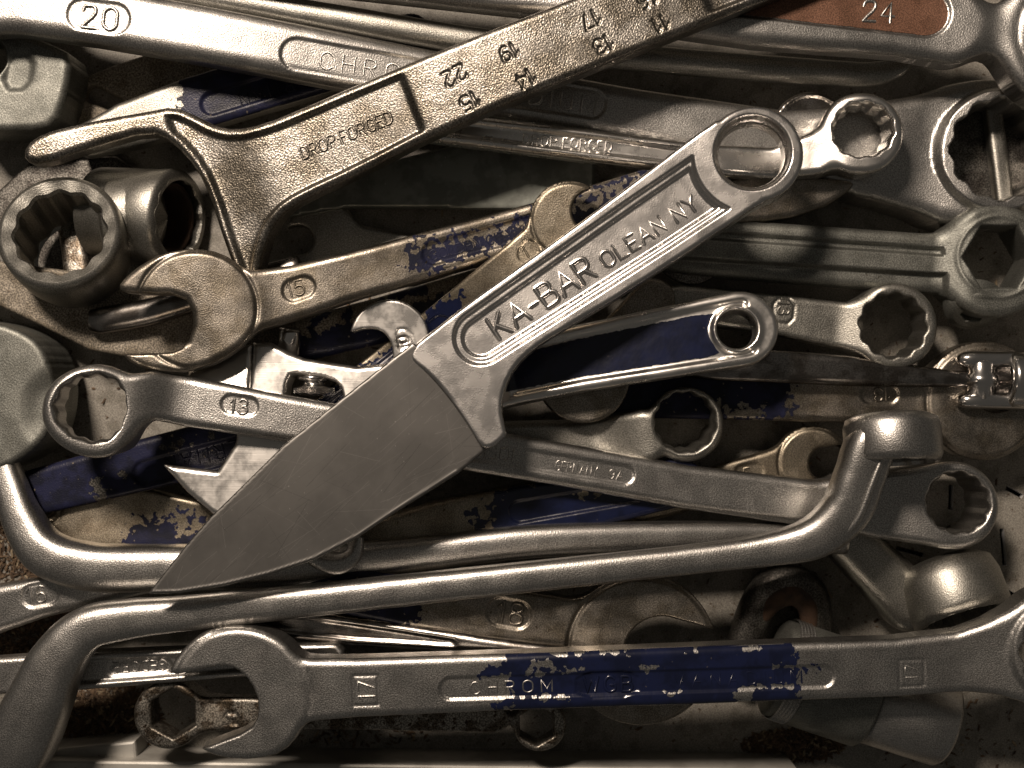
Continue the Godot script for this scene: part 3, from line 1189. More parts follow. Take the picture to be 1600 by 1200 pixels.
	coat(t, "blue_paint", mats.navy, [chain([232, 836, 26, 300, 838, 34, 400, 870, 50]), bare(chain([290, 818, 12, 330, 824, 13]))], 18.0)
	# brown and blue wrench behind the blade
	t = forged("painted_wrench", "brown wrench with flaking blue paint between the blade edge and the long bars", "wrench", Vector2(540, 868), Vector2(1010, 764), -172, "body", mats.gold,
		{add = [chain([480, 886, 46, 700, 824, 46, 900, 786, 44, 1060, 752, 38])], t = 34.0, rw = 12.0, rh = 8.0, relief = [sunk(chain([812, 798, 17, 990, 768, 15]), -4.0, 2.5)]})
	coat(t, "blue_paint", mats.blue, [chain([812, 800, 46, 1080, 748, 60]), bare(chain([905, 770, 5, 965, 760, 4])), chain([740, 802, 6, 752, 826, 7])], 14.0)
	# disc shaped jaw under the blue handle
	t = forged("brushed_wrench", "brushed brown wrench head with round end under the blue handle", "wrench", Vector2(910, 588), Vector2(1010, 500), -150, "head", mats.brown,
		{add = [disc(911, 588, 73, 20.0), chain([911, 588, 36, 1020, 470, 34])], t = 30.0, rw = 6.0, rh = 5.0})
	# ring at the middle right
	t = forged("ring_wrench", "dark ring wrench whose twelve-point ring stands below the blue handle", "wrench", Vector2(800, 688), Vector2(1065, 660), -196, "body", mats.satin_dull,
		{add = [disc(1067, 662, 57, 22.0), chain([700, 690, 30, 900, 690, 34, 1000, 680, 42])], cut = [bore(1064, 657, 41, 12, 0.2)], t = [Vector2(120, 40), Vector2(215, 110)], rw = 14.0, rh = 14.0,
		relief = [sunk(disc(1064, 657, 47), -6.0, 5.0)]})
	# wrench lower right, head seen from its open end
	t = forged("offset_ring_wrench", "grey offset ring wrench at lower right, its deep ring tipped away", "wrench", Vector2(1320, 842), Vector2(1440, 960), -205, "shank", mats.satin_dull,
		{add = [chain([1318, 836, 38, 1340, 858, 40, 1420, 940, 46])], t = 52.0, rw = 26.0, rh = 22.0})
	part("ring_head", turned(t, Vector2(1494, 962), -172, Vector3(0.22, 0.86, 0.42), [66, 0, 74, -4, 78, -14, 79, -60, 74, -82, 60, -92, 0, -94], 58.0, 12, 70.0), mats.satin_dull, t.root)
	# socket lying on the floor
	t = tool_of(thing("socket_adapter", "grey socket with knurled collar and chrome end, lying on the tray floor", "socket", Vector2(1236, 1050), FLOOR_Z + 84.0, ""), Vector2(1236, 1050), Vector2(1400, 1100), FLOOR_Z + 84.0, {add = [disc(0, 0, 1)]})
	var along := Vector3(-0.95, -0.32, 0.0)
	part("sleeve", turned(t, Vector2(1206, 1040), t.z0, along, [50, 0, 70, -3, 76, -8, 76, -40, 79, -42, 79, -150, 74, -156, 62, -160, 0, -160], 40.0, 0, 60.0), mats.galvanized, t.root)
	part("knurled_collar", knurl(t, Vector2(1220, 1044), t.z0, along, 79.0, 26.0, 96), mats.satin, t.root)
	part("chrome_end", turned(t, Vector2(1478, 1131), t.z0, Vector3(0.95, 0.32, 0.0), [40, 0, 64, -2, 68, -8, 70, -128, 60, -132], 34.0, 0, 50.0), mats.satin, t.root)
	# rusty hook
	t = tool_of(thing("rusty_hook", "dark rusty curved hook behind the painted shank, beside the socket", "hook", Vector2(1225, 950), -235, ""), Vector2(1225, 950), Vector2(1325, 950), -235, {add = [disc(0, 0, 1)]})
	part("hook", bar(t, [1150, 1060, -243, 24, 1172, 975, -235, 27, 1196, 925, -229, 28, 1228, 908, -227, 28, 1262, 925, -231, 28, 1274, 970, -241, 26, 1272, 1040, -253, 24], 1.0, 2.4), mats.dark_steel, t.root)
	part("rust_crust", bar(t, [1186, 962, -217, 12, 1204, 934, -211, 17, 1232, 924, -209, 18, 1256, 944, -213, 16, 1262, 985, -225, 12], 0.8, 2.0), mats.rust, t.root)
	# pieces at the upper left
	t = forged("grey_hub", "stubby grey-green hub with a dark hole at the upper left edge", "socket wrench", Vector2(20, 150), Vector2(120, 150), -205, "hub", mats.galvanized,
		{add = [poly([-60, 60, 20, 50, 92, 78, 128, 96, 118, 160, 100, 205, 60, 214, -60, 212], 1)], cut = [disc(-8, 100, 34)], t = 90.0, rw = 12.0, rh = 11.0, relief = [sunk(poly([30, 92, 70, 96, 62, 150, 20, 150], 1), -6.0, 6.0)]})
	t = forged("cream_flat_wrench", "short cream-coloured flat piece in the dark behind the top left wrench", "wrench", Vector2(110, 150), Vector2(300, 110), -262, "body", mats.cream,
		{add = [chain([60, 190, 34, 200, 136, 36, 330, 90, 34])], t = 24.0, rw = 6.0, rh = 4.0, cut = [chain([150, 150, 14, 186, 166, 12])]})
	# blue GERMAN wrench
	t = forged("painted_wrench", "dark blue painted wrench reading upside-down behind the drop forged jaw", "wrench", Vector2(120, 232), Vector2(620, 78), -205, "body", mats.satin_dull,
		{add = [chain([140, 220, 26, 200, 198, 36, 300, 166, 42, 640, 66, 42])], t = 36.0, rw = 12.0, rh = 9.0, relief = [sunk(chain([335, 166, 17, 640, 72, 17]), -4.0, 2.0)]})
	coat(t, "dark_blue_paint", mats.navy, [poly([288, 100, 286, 220, 660, 120, 660, 20], 0), bare(chain([436, 112, 6, 452, 108, 5]))], 7.0)
	letters(t, writing("GERMAN", Vector2(500, 112), Vector2(-1, 0.32), 20, 0.55), 2.0, mats.navy)
	# what shows through the big rings
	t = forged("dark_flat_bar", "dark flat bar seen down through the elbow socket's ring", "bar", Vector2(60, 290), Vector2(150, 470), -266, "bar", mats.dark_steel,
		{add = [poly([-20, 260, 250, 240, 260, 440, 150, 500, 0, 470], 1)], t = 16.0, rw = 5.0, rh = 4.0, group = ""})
	t = tool_of(thing("rusty_bolt", "rusty square bolt shank visible inside the elbow socket's ring", "bolt", Vector2(120, 380), -240, ""), Vector2(120, 380), Vector2(220, 380), -240, {add = [disc(0, 0, 1)]})
	part("shank", bar(t, [96, 318, -262, 20, 112, 356, -246, 20, 126, 420, -236, 21, 134, 470, -232, 21], 1.0, 5.0), mats.dirty, t.root)
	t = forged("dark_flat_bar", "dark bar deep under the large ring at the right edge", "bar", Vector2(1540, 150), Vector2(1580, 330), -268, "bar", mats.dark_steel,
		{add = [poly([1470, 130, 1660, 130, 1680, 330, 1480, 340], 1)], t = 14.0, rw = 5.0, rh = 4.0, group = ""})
	t = tool_of(thing("steel_rod", "grey steel rod standing in view inside the large ring at the right edge", "rod", Vector2(1560, 240), -245, ""), Vector2(1560, 240), Vector2(1660, 240), -245, {add = [disc(0, 0, 1)]})
	part("rod", bar(t, [1548, 150, -247, 13, 1556, 230, -243, 14, 1566, 320, -239, 14], 1.0, 3.5), mats.satin_dull, t.root)
	# grey jaw below the big wrench
	t = forged("grey_jaw_wrench", "dull grey wrench jaw in the gap under the drop forged shank", "wrench", Vector2(500, 372), Vector2(600, 340), -250, "body", mats.satin_dull,
		{add = [disc(505, 372, 58, 18.0), chain([505, 372, 30, 760, 420, 28])], cut = [chain([470, 376, 22, 400, 392, 26])], t = 26.0, rw = 7.0, rh = 5.0})
	# dark wrench head under the knife's ring
	t = forged("dark_jaw_wrench", "dark tarnished wrench head under the knife's ring end", "wrench", Vector2(1250, 300), Vector2(1090, 330), -185, "body", mats.brown,
		{add = [poly([1120, 290, 1200, 268, 1300, 282, 1334, 286, 1322, 302, 1280, 328, 1220, 346, 1120, 350], 1), chain([1150, 318, 28, 1000, 346, 28])], t = 36.0, rw = 10.0, rh = 8.0})
	# rough cream wrench across the left
	t = forged("cream_open_wrench", "sandy cream rough wrench lying under the 15 jaw at left", "wrench", Vector2(60, 480), Vector2(300, 520), -205, "body", mats.cream,
		{add = [poly([-60, 400, 80, 420, 240, 440, 420, 450, 420, 520, 300, 558, 160, 556, 90, 520, 20, 486, -60, 450], 1)], t = 26.0, rw = 6.0, rh = 5.0, wave = 2.0})
	t = tool_of(thing("dark_rod", "dark rounded rod end lying inside the 15 wrench's jaw", "rod", Vector2(200, 490), -172, ""), Vector2(200, 490), Vector2(300, 470), -172, {add = [disc(0, 0, 1)]})
	part("rod", bar(t, [142, 500, -176, 17, 165, 500, -174, 21, 240, 486, -170, 21, 330, 458, -168, 21, 470, 420, -166, 21], 0.9, 2.6), mats.dark_chrome, t.root)
	# cream and blue wrench
	t = forged("flaking_wrench", "cream wrench with dark blue paint specks behind the small polished jaw", "wrench", Vector2(400, 545), Vector2(700, 452), -205, "body", mats.cream,
		{add = [chain([330, 578, 34, 440, 540, 34, 600, 500, 36, 760, 450, 34])], t = 30.0, rw = 14.0, rh = 10.0})
	coat(t, "blue_paint", mats.navy, [chain([470, 560, 30, 640, 510, 30, 760, 470, 30]), chain([486, 512, 4, 500, 498, 6, 512, 492, 5]), disc(546, 494, 9), chain([592, 470, 6, 660, 452, 8])], 7.0)


func knurl(t, at: Vector2, z: float, axis: Vector3, r: float, wide: float, teeth: int) -> ArrayMesh:
	var up := Vector3(axis.x, axis.z, axis.y).normalized()
	var side := up.cross(Vector3.UP).normalized()
	var other := up.cross(side).normalized()
	var o := loc(t, at, z)
	var st := SurfaceTool.new()
	st.begin(Mesh.PRIMITIVE_TRIANGLES)
	st.set_smooth_group(-1)
	const ROWS := 5
	for k in ROWS:
		for i in teeth:
			# one small pyramid per crossing of the knurl
			var sh := 0.5 * (k % 2)
			var a0 := TAU * (i + sh) / teeth
			var a1 := TAU * (i + 1 + sh) / teeth
			var am := (a0 + a1) * 0.5
			var h0 := -wide * k / ROWS
			var h1 := -wide * (k + 1) / ROWS
			var c := []
			for q in [[a0, h0, r], [a1, h0, r], [a1, h1, r], [a0, h1, r], [am, (h0 + h1) * 0.5, r + 2.4]]:
				c.append(o + (side * cos(q[0]) * q[2] + other * sin(q[0]) * q[2] + up * q[1]) * t.scl)
			for f in [[0, 1, 4], [1, 2, 4], [2, 3, 4], [3, 0, 4]]:
				for x in [f[0], f[2], f[1]]:
					st.add_vertex(c[x])
	st.generate_normals()
	return st.commit()


# ---------------------------------------------------------------- middle of the pile
func middle_layer() -> void:
	# grey double-ended wrench with hexagon socket
	var t := forged("hex_socket_wrench", "dull grey cast wrench with two ribs and a hexagon socket head", "wrench", Vector2(1080, 384), Vector2(1545, 408), -190, "body", mats.galvanized,
		{add = [chain([960, 372, 44, 1080, 386, 45, 1440, 412, 46], 10.0), disc(1542, 410, 88, 26.0)],
		t = [Vector2(370, 44), Vector2(430, 84)], rw = 14.0, rh = 13.0,
		relief = [sunk(poly([940, 352, 1466, 391, 1466, 401, 940, 364], 0), -7.0, 1.6), sunk(poly([940, 397, 1470, 431, 1470, 470, 940, 436], 0), -11.0, 2.0), line_round(disc(1546, 405, 62), 2.0, 3.0)], cut = [bore(1546, 405, 46, 6, 0.0)]})
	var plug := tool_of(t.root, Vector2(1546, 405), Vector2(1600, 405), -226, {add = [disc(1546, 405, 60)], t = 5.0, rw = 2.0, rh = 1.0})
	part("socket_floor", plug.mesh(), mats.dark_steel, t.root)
	part("side_socket", turned(t, Vector2(1516, 492), -176, Vector3(-0.12, 0.80, 0.58), [30, 0, 40, -3, 43, -12, 44, -34], 17.0, 6, 14.0), mats.galvanized, t.root)
	# ring wrench with the boxed 13
	t = forged("ring_wrench", "satin ring wrench with sideways boxed 13, right of the blue handle", "wrench", Vector2(1130, 482), Vector2(1384, 512), -190, "body", mats.satin_dull,
		{add = [chain([1060, 476, 30, 1200, 491, 31, 1325, 511, 37]), disc(1388, 511, 66, 20.0)], cut = [bore(1386, 510, 45, 12, 0.1)], t = [Vector2(170, 34), Vector2(240, 76)], rw = 10.0, rh = 8.0,
		relief = [line_round(poly([1206, 466, 1239, 469, 1235, 508, 1204, 505], 1), -2.2, 1.7)]})
	letters(t, writing("13", Vector2(1213, 470), Vector2(-0.06, 1), 17, 0.4), 2.2, mats.satin_dull)
	# chrome wrench with swivel socket
	t = forged("swivel_socket_wrench", "dark chrome wrench tapering to a swivelling socket at the right edge", "wrench", Vector2(1100, 572), Vector2(1490, 592), -165, "shank", mats.dark_chrome,
		{add = [chain([1060, 566, 22, 1120, 570, 25, 1204, 572, 26, 1320, 579, 24, 1400, 586, 19, 1490, 592, 13, 1530, 593, 13])], t = [Vector2(0, 30), Vector2(300, 30), Vector2(390, 26)], rw = 13.0, rh = 11.0})
	part("hinge_pin", turned(t, Vector2(1531, 560), -160, Vector3(0, -1, 0.05), [10, 0, 17, -2, 20, -8, 20, -22, 26, -26, 26, -40, 20, -44, 20, -62, 10, -66, 0, -66]), mats.chrome, t.root)
	for y in [562.0, 626.0]:
		part("fork_arm", bar(t, [1496, y + 2.0, -166, 7, 1512, y, -164, 13, 1560, y, -164, 14, 1640, y, -164, 15], 1.5, 2.6), mats.chrome, t.root)
	part("socket", turned(t, Vector2(1566, 593), -166, Vector3(-1, -0.05, 0.1), [36, 0, 44, -2, 47, -8, 48, -110], 28.0, 6, 30.0), mats.chrome, t.root)
	# polished dark ring behind the small ring end
	t = forged("tarnished_ring_wrench", "polished tarnished wrench end with ribbed rim behind the small twelve-point ring", "wrench", Vector2(1262, 207), Vector2(1420, 236), -205, "body", mats.dark_chrome,
		{add = [disc(1264, 208, 63, 22.0), chain([1264, 208, 30, 1440, 240, 30])], t = 40.0, rw = 14.0, rh = 13.0, relief = [rimmed(9.0, -4.0, 2.0, -100, 60)]})
	# small combination wrench with DROP FORGED in its channel
	t = forged("combination_wrench", "slim polished wrench passing through the knife's ring, DROP FORGED along its channel", "wrench", Vector2(700, 205), Vector2(1331, 214), -150, "body", mats.bright,
		{add = [chain([560, 184, 24, 700, 202, 24, 900, 226, 25, 1100, 250, 24, 1210, 256, 25, 1270, 244, 34]), disc(1336, 217, 62, 20.0)], cut = [bore(1339, 212, 37, 12, 0.15)],
		t = [Vector2(520, 34), Vector2(620, 66)], bend = [Vector2(0, 0), Vector2(480, -4), Vector2(560, 6), Vector2(660, 20)], rw = 11.0, rh = 11.0,
		relief = [rimmed(13.0, -6.0, 3.0, -200, 385), sunk(disc(1339, 212, 41), -3.0, 2.5)]})
	letters(t, fitted("DROP FORGED", Vector2(818, 226), Vector2(954, 238), 14, 0.3), 1.9, mats.bright)
	# round bar with bent end at the top
	t = tool_of(thing("bent_bar", "round steel bar with a curled end below the copper 24 wrench", "bar", Vector2(800, 60), -170, ""), Vector2(800, 60), Vector2(900, 70), -170, {add = [disc(0, 0, 1)]})
	part("bar", bar(t, [250, -10, -140, 20, 560, 40, -150, 21, 780, 72, -160, 21, 1060, 96, -172, 21, 1300, 112, -180, 20, 1370, 113, -182, 19, 1408, 100, -182, 17, 1424, 70, -186, 15], 0.9, 2.3), mats.satin_dull, t.root)
	# 24 wrench with the copper panel
	t = forged("large_ring_wrench", "large satin ring wrench with copper-coloured panel stamped 24, top right", "wrench", Vector2(870, -26), Vector2(1442, 30), -100, "body", mats.satin,
		{add = [chain([300, -84, 52, 870, -26, 56, 1180, 16, 58, 1400, 36, 54, 1480, 44, 60], 20.0), disc(1670, 62, 118, 60.0)], cut = [bore(1672, 62, 68, 12)], t = [Vector2(560, 46), Vector2(700, 70)], rw = 20.0, rh = 17.0,
		relief = [sunk(chain([850, -40, 36, 1440, 27, 37]), -4.0, 2.0), sunk(disc(1668, 60, 84), 9.0, 6.0)]})
	coat(t, "copper_panel", mats.copper, [chain([850, -40, 32, 1440, 27, 33.5])], 0.5, 1.0)
	letters(t, writing("24", Vector2(1343, 38), Vector2(1, 0.06), 31, 0.3), 3.0, mats.satin)
	# 20 wrench
	t = forged("large_ring_wrench", "large satin wrench stamped 20 and CHROM, running from the top left corner", "wrench", Vector2(163, 31), Vector2(1000, 168), -125, "body", mats.satin,
		{add = [chain([-60, -10, 60, 40, 10, 48, 163, 31, 44, 560, 96, 44, 1000, 168, 43, 1220, 206, 50, 1380, 224, 78, 1490, 230, 104], 20.0), disc(-60, -60, 110, 50.0), disc(1558, 232, 120, 30.0)], cut = [bore(1574, 228, 72, 12)],
		t = [Vector2(0, 46), Vector2(900, 46), Vector2(1300, 100), Vector2(1400, 130)], bend = [Vector2(0, 10), Vector2(900, -70), Vector2(1200, -95), Vector2(1420, -100)], rw = 24.0, rh = 17.0,
		relief = [sunk(chain([140, 32, 24, 188, 38, 24]), -2.4, 1.6), sunk(chain([463, 87, 25, 925, 152, 24]), -2.4, 1.6), sunk(disc(1573, 230, 98), 14.0, 5.0)]})
	letters(t, writing("20", Vector2(138, 51), Vector2(1, 0.10), 34, 0.35), 3.1, mats.satin)
	letters(t, fitted("CHROM VANADIUM", Vector2(497, 107), Vector2(930, 168), 26, 0.5), 2.0, mats.satin)
	# L shaped socket wrench at the left
	t = tool_of(thing("elbow_socket_wrench", "grey elbow socket wrench with twelve-point ring facing up at the left edge", "wrench", Vector2(98, 362), -110), Vector2(98, 362), Vector2(198, 362), -110, {add = [disc(0, 0, 1)]})
	part("ring_head", turned(t, Vector2(98, 362), -92, Vector3(0.06, -0.30, 0.95), [86, 0, 91, -2, 95, -8, 96, -30, 93, -80, 86, -112, 64, -118], 63.0, 12, 118.0, 0.1, 0, false, 6.0), mats.satin_dull, t.root)
	part("side_tube", turned(t, Vector2(262, 332), -185, Vector3(0.93, 0.10, 0.34), [62, 0, 74, -2, 80, -10, 78, -50, 76, -150], 58.0, 12, 70.0), mats.satin_dull, t.root)
	part("rust_lining", turned(t, Vector2(250, 331), -189, Vector3(0.93, 0.10, 0.34), [57, 0, 57.5, -3, 57.5, -56], 50.0, 0, 54.0), mats.rust, t.root)
	part("neck", bar(t, [150, 330, -190, 64, 180, 330, -190, 68, 215, 330, -190, 72], 0.9), mats.satin_dull, t.root)
	# grey-green hub at the left edge
	t = forged("grey_hub", "pale grey-green socket hub at the left edge beside the 13 ring", "socket wrench", Vector2(10, 620), Vector2(110, 620), -185, "hub", mats.galvanized,
		{add = [poly([-80, 495, 0, 502, 50, 516, 86, 540, 104, 590, 102, 646, 86, 690, 44, 722, 0, 738, -80, 745], 2)], cut = [disc(-32, 612, 36)], t = 120.0, rw = 10.0, rh = 9.0,
		relief = [sunk(disc(125, 640, 60), -10.0, 18.0)]})
	# 16 wrench
	t = forged("combination_wrench", "silver wrench stamped 16 running out of the left edge under the bent bar", "wrench", Vector2(0, 952), Vector2(240, 904), -170, "body", mats.satin,
		{add = [chain([-80, 972, 48, 0, 950, 37, 70, 932, 31, 220, 904, 24, 420, 872, 22])], t = 38.0, rw = 15.0, rh = 11.0, relief = [sunk(chain([58, 928, 18, 80, 924, 18]), -2.6, 1.8)]})
	letters(t, writing("16", Vector2(50, 941), Vector2(1, -0.15), 25, 0.3), 2.2, mats.satin)
	# GEDORE wrench
	t = forged("channelled_wrench", "silver channelled wrench lettered upside-down GEDORE at lower left", "wrench", Vector2(0, 1054), Vector2(380, 1032), -128, "body", mats.satin,
		{add = [chain([-60, 1058, 28, 130, 1046, 29, 380, 1031, 24, 520, 1022, 20])], t = 36.0, rw = 8.0, rh = 7.0,
		relief = [rimmed(11.0, -6.0, 2.4, 60, 600), sunk(chain([182, 1043, 10, 262, 1037, 10]), -3.0, 2.0)]})
	letters(t, fitted("GEDORE", Vector2(262, 1029), Vector2(180, 1034), 15, 0.3), 1.6, mats.satin)
	# rounded tip under the blade
	t = tool_of(thing("rounded_handle_end", "small bright rounded steel tip peeping out under the blade edge", "handle", Vector2(525, 878), -66, ""), Vector2(525, 878), Vector2(600, 860), -66, {add = [disc(0, 0, 1)]})
	part("tip", bar(t, [470, 850, -72, 16, 500, 872, -68, 18, 530, 880, -64, 17, 552, 866, -66, 14, 556, 840, -72, 12], 0.9), mats.satin, t.root)
	# long offset bar, left
	t = tool_of(thing("bent_ring_wrench", "bent silver bar rising at the left edge, passing under the blade tip", "wrench", Vector2(110, 880), -140), Vector2(110, 880), Vector2(210, 880), -140, {add = [disc(0, 0, 1)]})
	part("bar", bar(t, [-60, 620, -165, 18, -14, 690, -150, 21, 14, 752, -142, 24, 38, 812, -136, 30, 76, 862, -132, 35, 146, 884, -134, 37, 260, 886, -136, 36, 480, 882, -142, 33, 640, 868, -148, 27, 820, 848, -152, 26, 1000, 842, -160, 25, 1200, 842, -172, 24, 1330, 848, -184, 24], 0.95, 3.0), mats.satin, t.root)
	t.ax = Vector2(1, -0.12).normalized()


# ---------------------------------------------------------------- upper tools
func upper_layer() -> void:
	# adjustable wrench
	var root := thing("adjustable_wrench", "bright adjustable wrench with knurled screw, blue-filled handle and hanging hole", "wrench", Vector2(420, 650), -130)
	var t := tool_of(root, Vector2(420, 650), Vector2(1148, 517), -130, {
		add = [poly([455, 553, 480, 562, 560, 574, 640, 566, 760, 555, 780, 650, 600, 720, 470, 775, 400, 830, 340, 802, 300, 770, 259, 726, 346, 736, 373, 694, 378, 640, 394, 600, 397, 536, 425, 536], 0, 10.0), chain([740, 598, 48, 905, 561, 51, 1148, 517, 57], 20.0)],
		cut = [poly([452, 588, 470, 586, 522, 593, 540, 612, 536, 645, 470, 645, 448, 640], 1), disc(1141, 519, 29)],
		t = [Vector2(0, 50), Vector2(200, 40), Vector2(700, 40)], bend = [Vector2(-150, -4), Vector2(100, 0), Vector2(720, 40)], roll = 0.10, su = 3.0, rw = 9.0, rh = 8.0,
		relief = [rimmed(15.0, -6.0, 3.0, 380, 760), line_round(disc(1141, 519, 34), 4.0, 5.0)]})
	part("body", t.mesh(), mats.brushed, root)
	coat(t, "blue_fill", mats.blue, [chain([790, 588, 26, 905, 561, 29, 1092, 528, 33, 1110, 524, 30]), bare(disc(1141, 519, 42))], 1.0, 1.2)
	var jaw := tool_of(root, Vector2(420, 650), Vector2(1148, 517), -130, {add = [poly([300, 586, 330, 566, 362, 548, 396, 538, 396, 660, 300, 660], 0)], t = 40.0, rw = 5.0, rh = 4.0, roll = 0.24, bend = [Vector2(-200, 24), Vector2(200, 24)]})
	part("movable_jaw", jaw.mesh(), mats.brushed, root)
	part("adjusting_screw", knurl(t, Vector2(489, 614), -142, Vector3(0, 1, 0), 30.0, 8.0, 84), mats.chrome, root)
	part("screw_core", turned(t, Vector2(489, 618), -142, Vector3(0, 1, 0), [0, 0, 26, -1, 29, -4, 29, -12, 18, -16, 17, -22, 27, -26, 24, -32, 0, -33]), mats.chrome, root)
	part("jaw_rack", turned(t, Vector2(450, 512), -150, Vector3(0.1, -1, 0.2), [0, 0, 16, -1, 18, -5, 18, -40, 12, -44]), mats.chrome, root)
	# small polished open jaw
	t = forged("small_open_end_wrench", "small polished open-end wrench marked 10, its jaw showing above the blade", "wrench", Vector2(612, 532), Vector2(760, 660), -128, "body", mats.brushed,
		{add = [disc(610, 531, 62, 14.0), chain([640, 560, 30, 740, 640, 22])], cut = [poly([500, 520, 547, 521, 574, 513, 596, 516, 610, 530, 616, 550, 613, 575, 606, 640, 500, 640], 1)], t = 30.0, rw = 4.0, rh = 3.0, fine = 2.0,
		relief = [cut_in(writing("10", Vector2(640, 545), Vector2(-0.12, -1), 16, 0.3), -1.6, 2.6), line_round(poly([619, 514, 642, 516, 650, 546, 628, 548], 1), -1.0, 1.6)]})
	# 15 wrench
	t = forged("open_end_wrench", "brown tarnished open-end wrench stamped 15 with GOLDEN CITY panel", "wrench", Vector2(320, 487), Vector2(860, 343), -92, "body", mats.brown,
		{add = [poly([194, 452, 206, 436, 232, 415, 266, 399, 308, 391, 350, 398, 382, 420, 402, 460, 404, 505, 392, 535, 350, 566, 300, 582, 250, 580, 218, 570, 200, 553, 210, 549, 300, 545, 314, 500, 296, 462, 210, 462], 1, 20.0), chain([396, 472, 47, 470, 455, 41, 560, 429, 37, 860, 343, 36, 1010, 296, 36], 16.0)],
		cut = [poly([150, 461, 250, 462, 284, 464, 300, 476, 309, 502, 305, 530, 290, 550, 250, 553, 150, 556], 1)],
		t = [Vector2(60, 48), Vector2(110, 42)], bend = [Vector2(0, 18), Vector2(150, 0), Vector2(540, -38), Vector2(800, -50)], rw = 12.0, rh = 9.0,
		relief = [line_round(disc(314, 486, 90), -3.0, 3.0), sunk(chain([460, 456, 17, 478, 450, 17]), -3.0, 2.0), sunk(chain([674, 397, 17, 850, 346, 17]), -4.0, 2.0)]})
	letters(t, writing("15", Vector2(453, 467), Vector2(1, -0.25), 23, 0.35), 2.0, mats.brown)
	letters(t, fitted("GOLDEN CITY", Vector2(672, 407), Vector2(802, 370), 15, 0.3), 1.5, mats.navy)
	coat(t, "blue_paint", mats.navy, [chain([660, 400, 26, 760, 378, 10, 850, 350, 26, 1050, 285, 40]), bare(chain([860, 322, 10, 990, 286, 10])), bare(chain([690, 422, 9, 780, 398, 8])), bare(chain([652, 378, 10, 700, 362, 12]))], 22.0)
	# golden wrench marked 1 diving under the knife
	t = forged("slanted_open_end_wrench", "golden flat open-end wrench lying slantwise along the knife's spine, blue at its lower end", "wrench", Vector2(885, 345), Vector2(580, 590), -66, "body", mats.gold,
		{add = [disc(889, 345, 61, 22.0), chain([880, 352, 36, 815, 410, 36, 733, 476, 38, 580, 592, 38, 480, 668, 38])], cut = [chain([926, 330, 33, 1020, 290, 36])], t = 26.0, bend = [Vector2(0, 0), Vector2(80, -6), Vector2(390, -96), Vector2(520, -110)], rw = 7.0, rh = 5.0,
		relief = [line_round(disc(889, 345, 58), -2.0, 2.4), sunk(chain([824, 396, 15, 829, 390, 15]), -2.0, 1.8), sunk(chain([690, 508, 20, 480, 672, 20]), -3.0, 2.0)]})
	letters(t, writing("1", Vector2(822, 404), Vector2(0.9, -0.5), 18), 2.0, mats.gold)
	coat(t, "blue_paint", mats.blue, [poly([668, 478, 722, 452, 732, 520, 700, 560, 520, 700, 440, 700, 470, 630, 600, 530], 0), bare(chain([660, 487, 9, 560, 563, 8]))], 10.0)
	letters(t, writing("VANADIUM CH", Vector2(530, 643), Vector2(0.78, -0.62), 15, 0.45), 1.5, mats.blue)
	# 13 ring wrench across the middle
	t = forged("double_ring_wrench", "long satin ring wrench stamped 13, crossing under the blade to GERMANY 9A", "wrench", Vector2(165, 642), Vector2(1495, 797), -84, "body", mats.satin,
		{add = [disc(163, 642, 71, 22.0), chain([165, 640, 40, 245, 618, 37, 300, 628, 39, 455, 655, 36, 870, 727, 34, 1080, 766, 35, 1290, 794, 38, 1390, 797, 54, 1480, 797, 66], 18.0), disc(1508, 797, 70, 10.0)],
		cut = [bore(160, 637, 46, 12, 0.1), bore(1512, 792, 43, 12, 0.15)],
		t = [Vector2(30, 78), Vector2(110, 40), Vector2(1120, 40), Vector2(1240, 96), Vector2(1340, 110)],
		bend = [Vector2(-70, 44), Vector2(50, 20), Vector2(140, 4), Vector2(1100, -76), Vector2(1250, -96), Vector2(1400, -92)], roll = 0.06, rw = 14.0, rh = 12.0,
		relief = [sunk(chain([364, 632, 14.5, 392, 636, 14.5]), -2.4, 1.6), sunk(chain([560, 675, 15, 978, 746, 15]), -2.4, 1.6), sunk(disc(160, 637, 52), -5.0, 4.0), sunk(disc(1512, 792, 50), -4.0, 3.0)]})
	letters(t, writing("13", Vector2(362, 645), Vector2(1, 0.12), 22, 0.35), 2.4, mats.satin)
	letters(t, writing("IBISOL", Vector2(730, 713), Vector2(1, 0.165), 21, 0.28), 1.7, mats.satin)
	letters(t, fitted("GERMANY", Vector2(866, 737), Vector2(932, 748), 15, 0.25), 1.4, mats.satin)
	letters(t, writing("9A", Vector2(952, 751), Vector2(1, 0.165), 14, 0.3), 1.4, mats.satin)


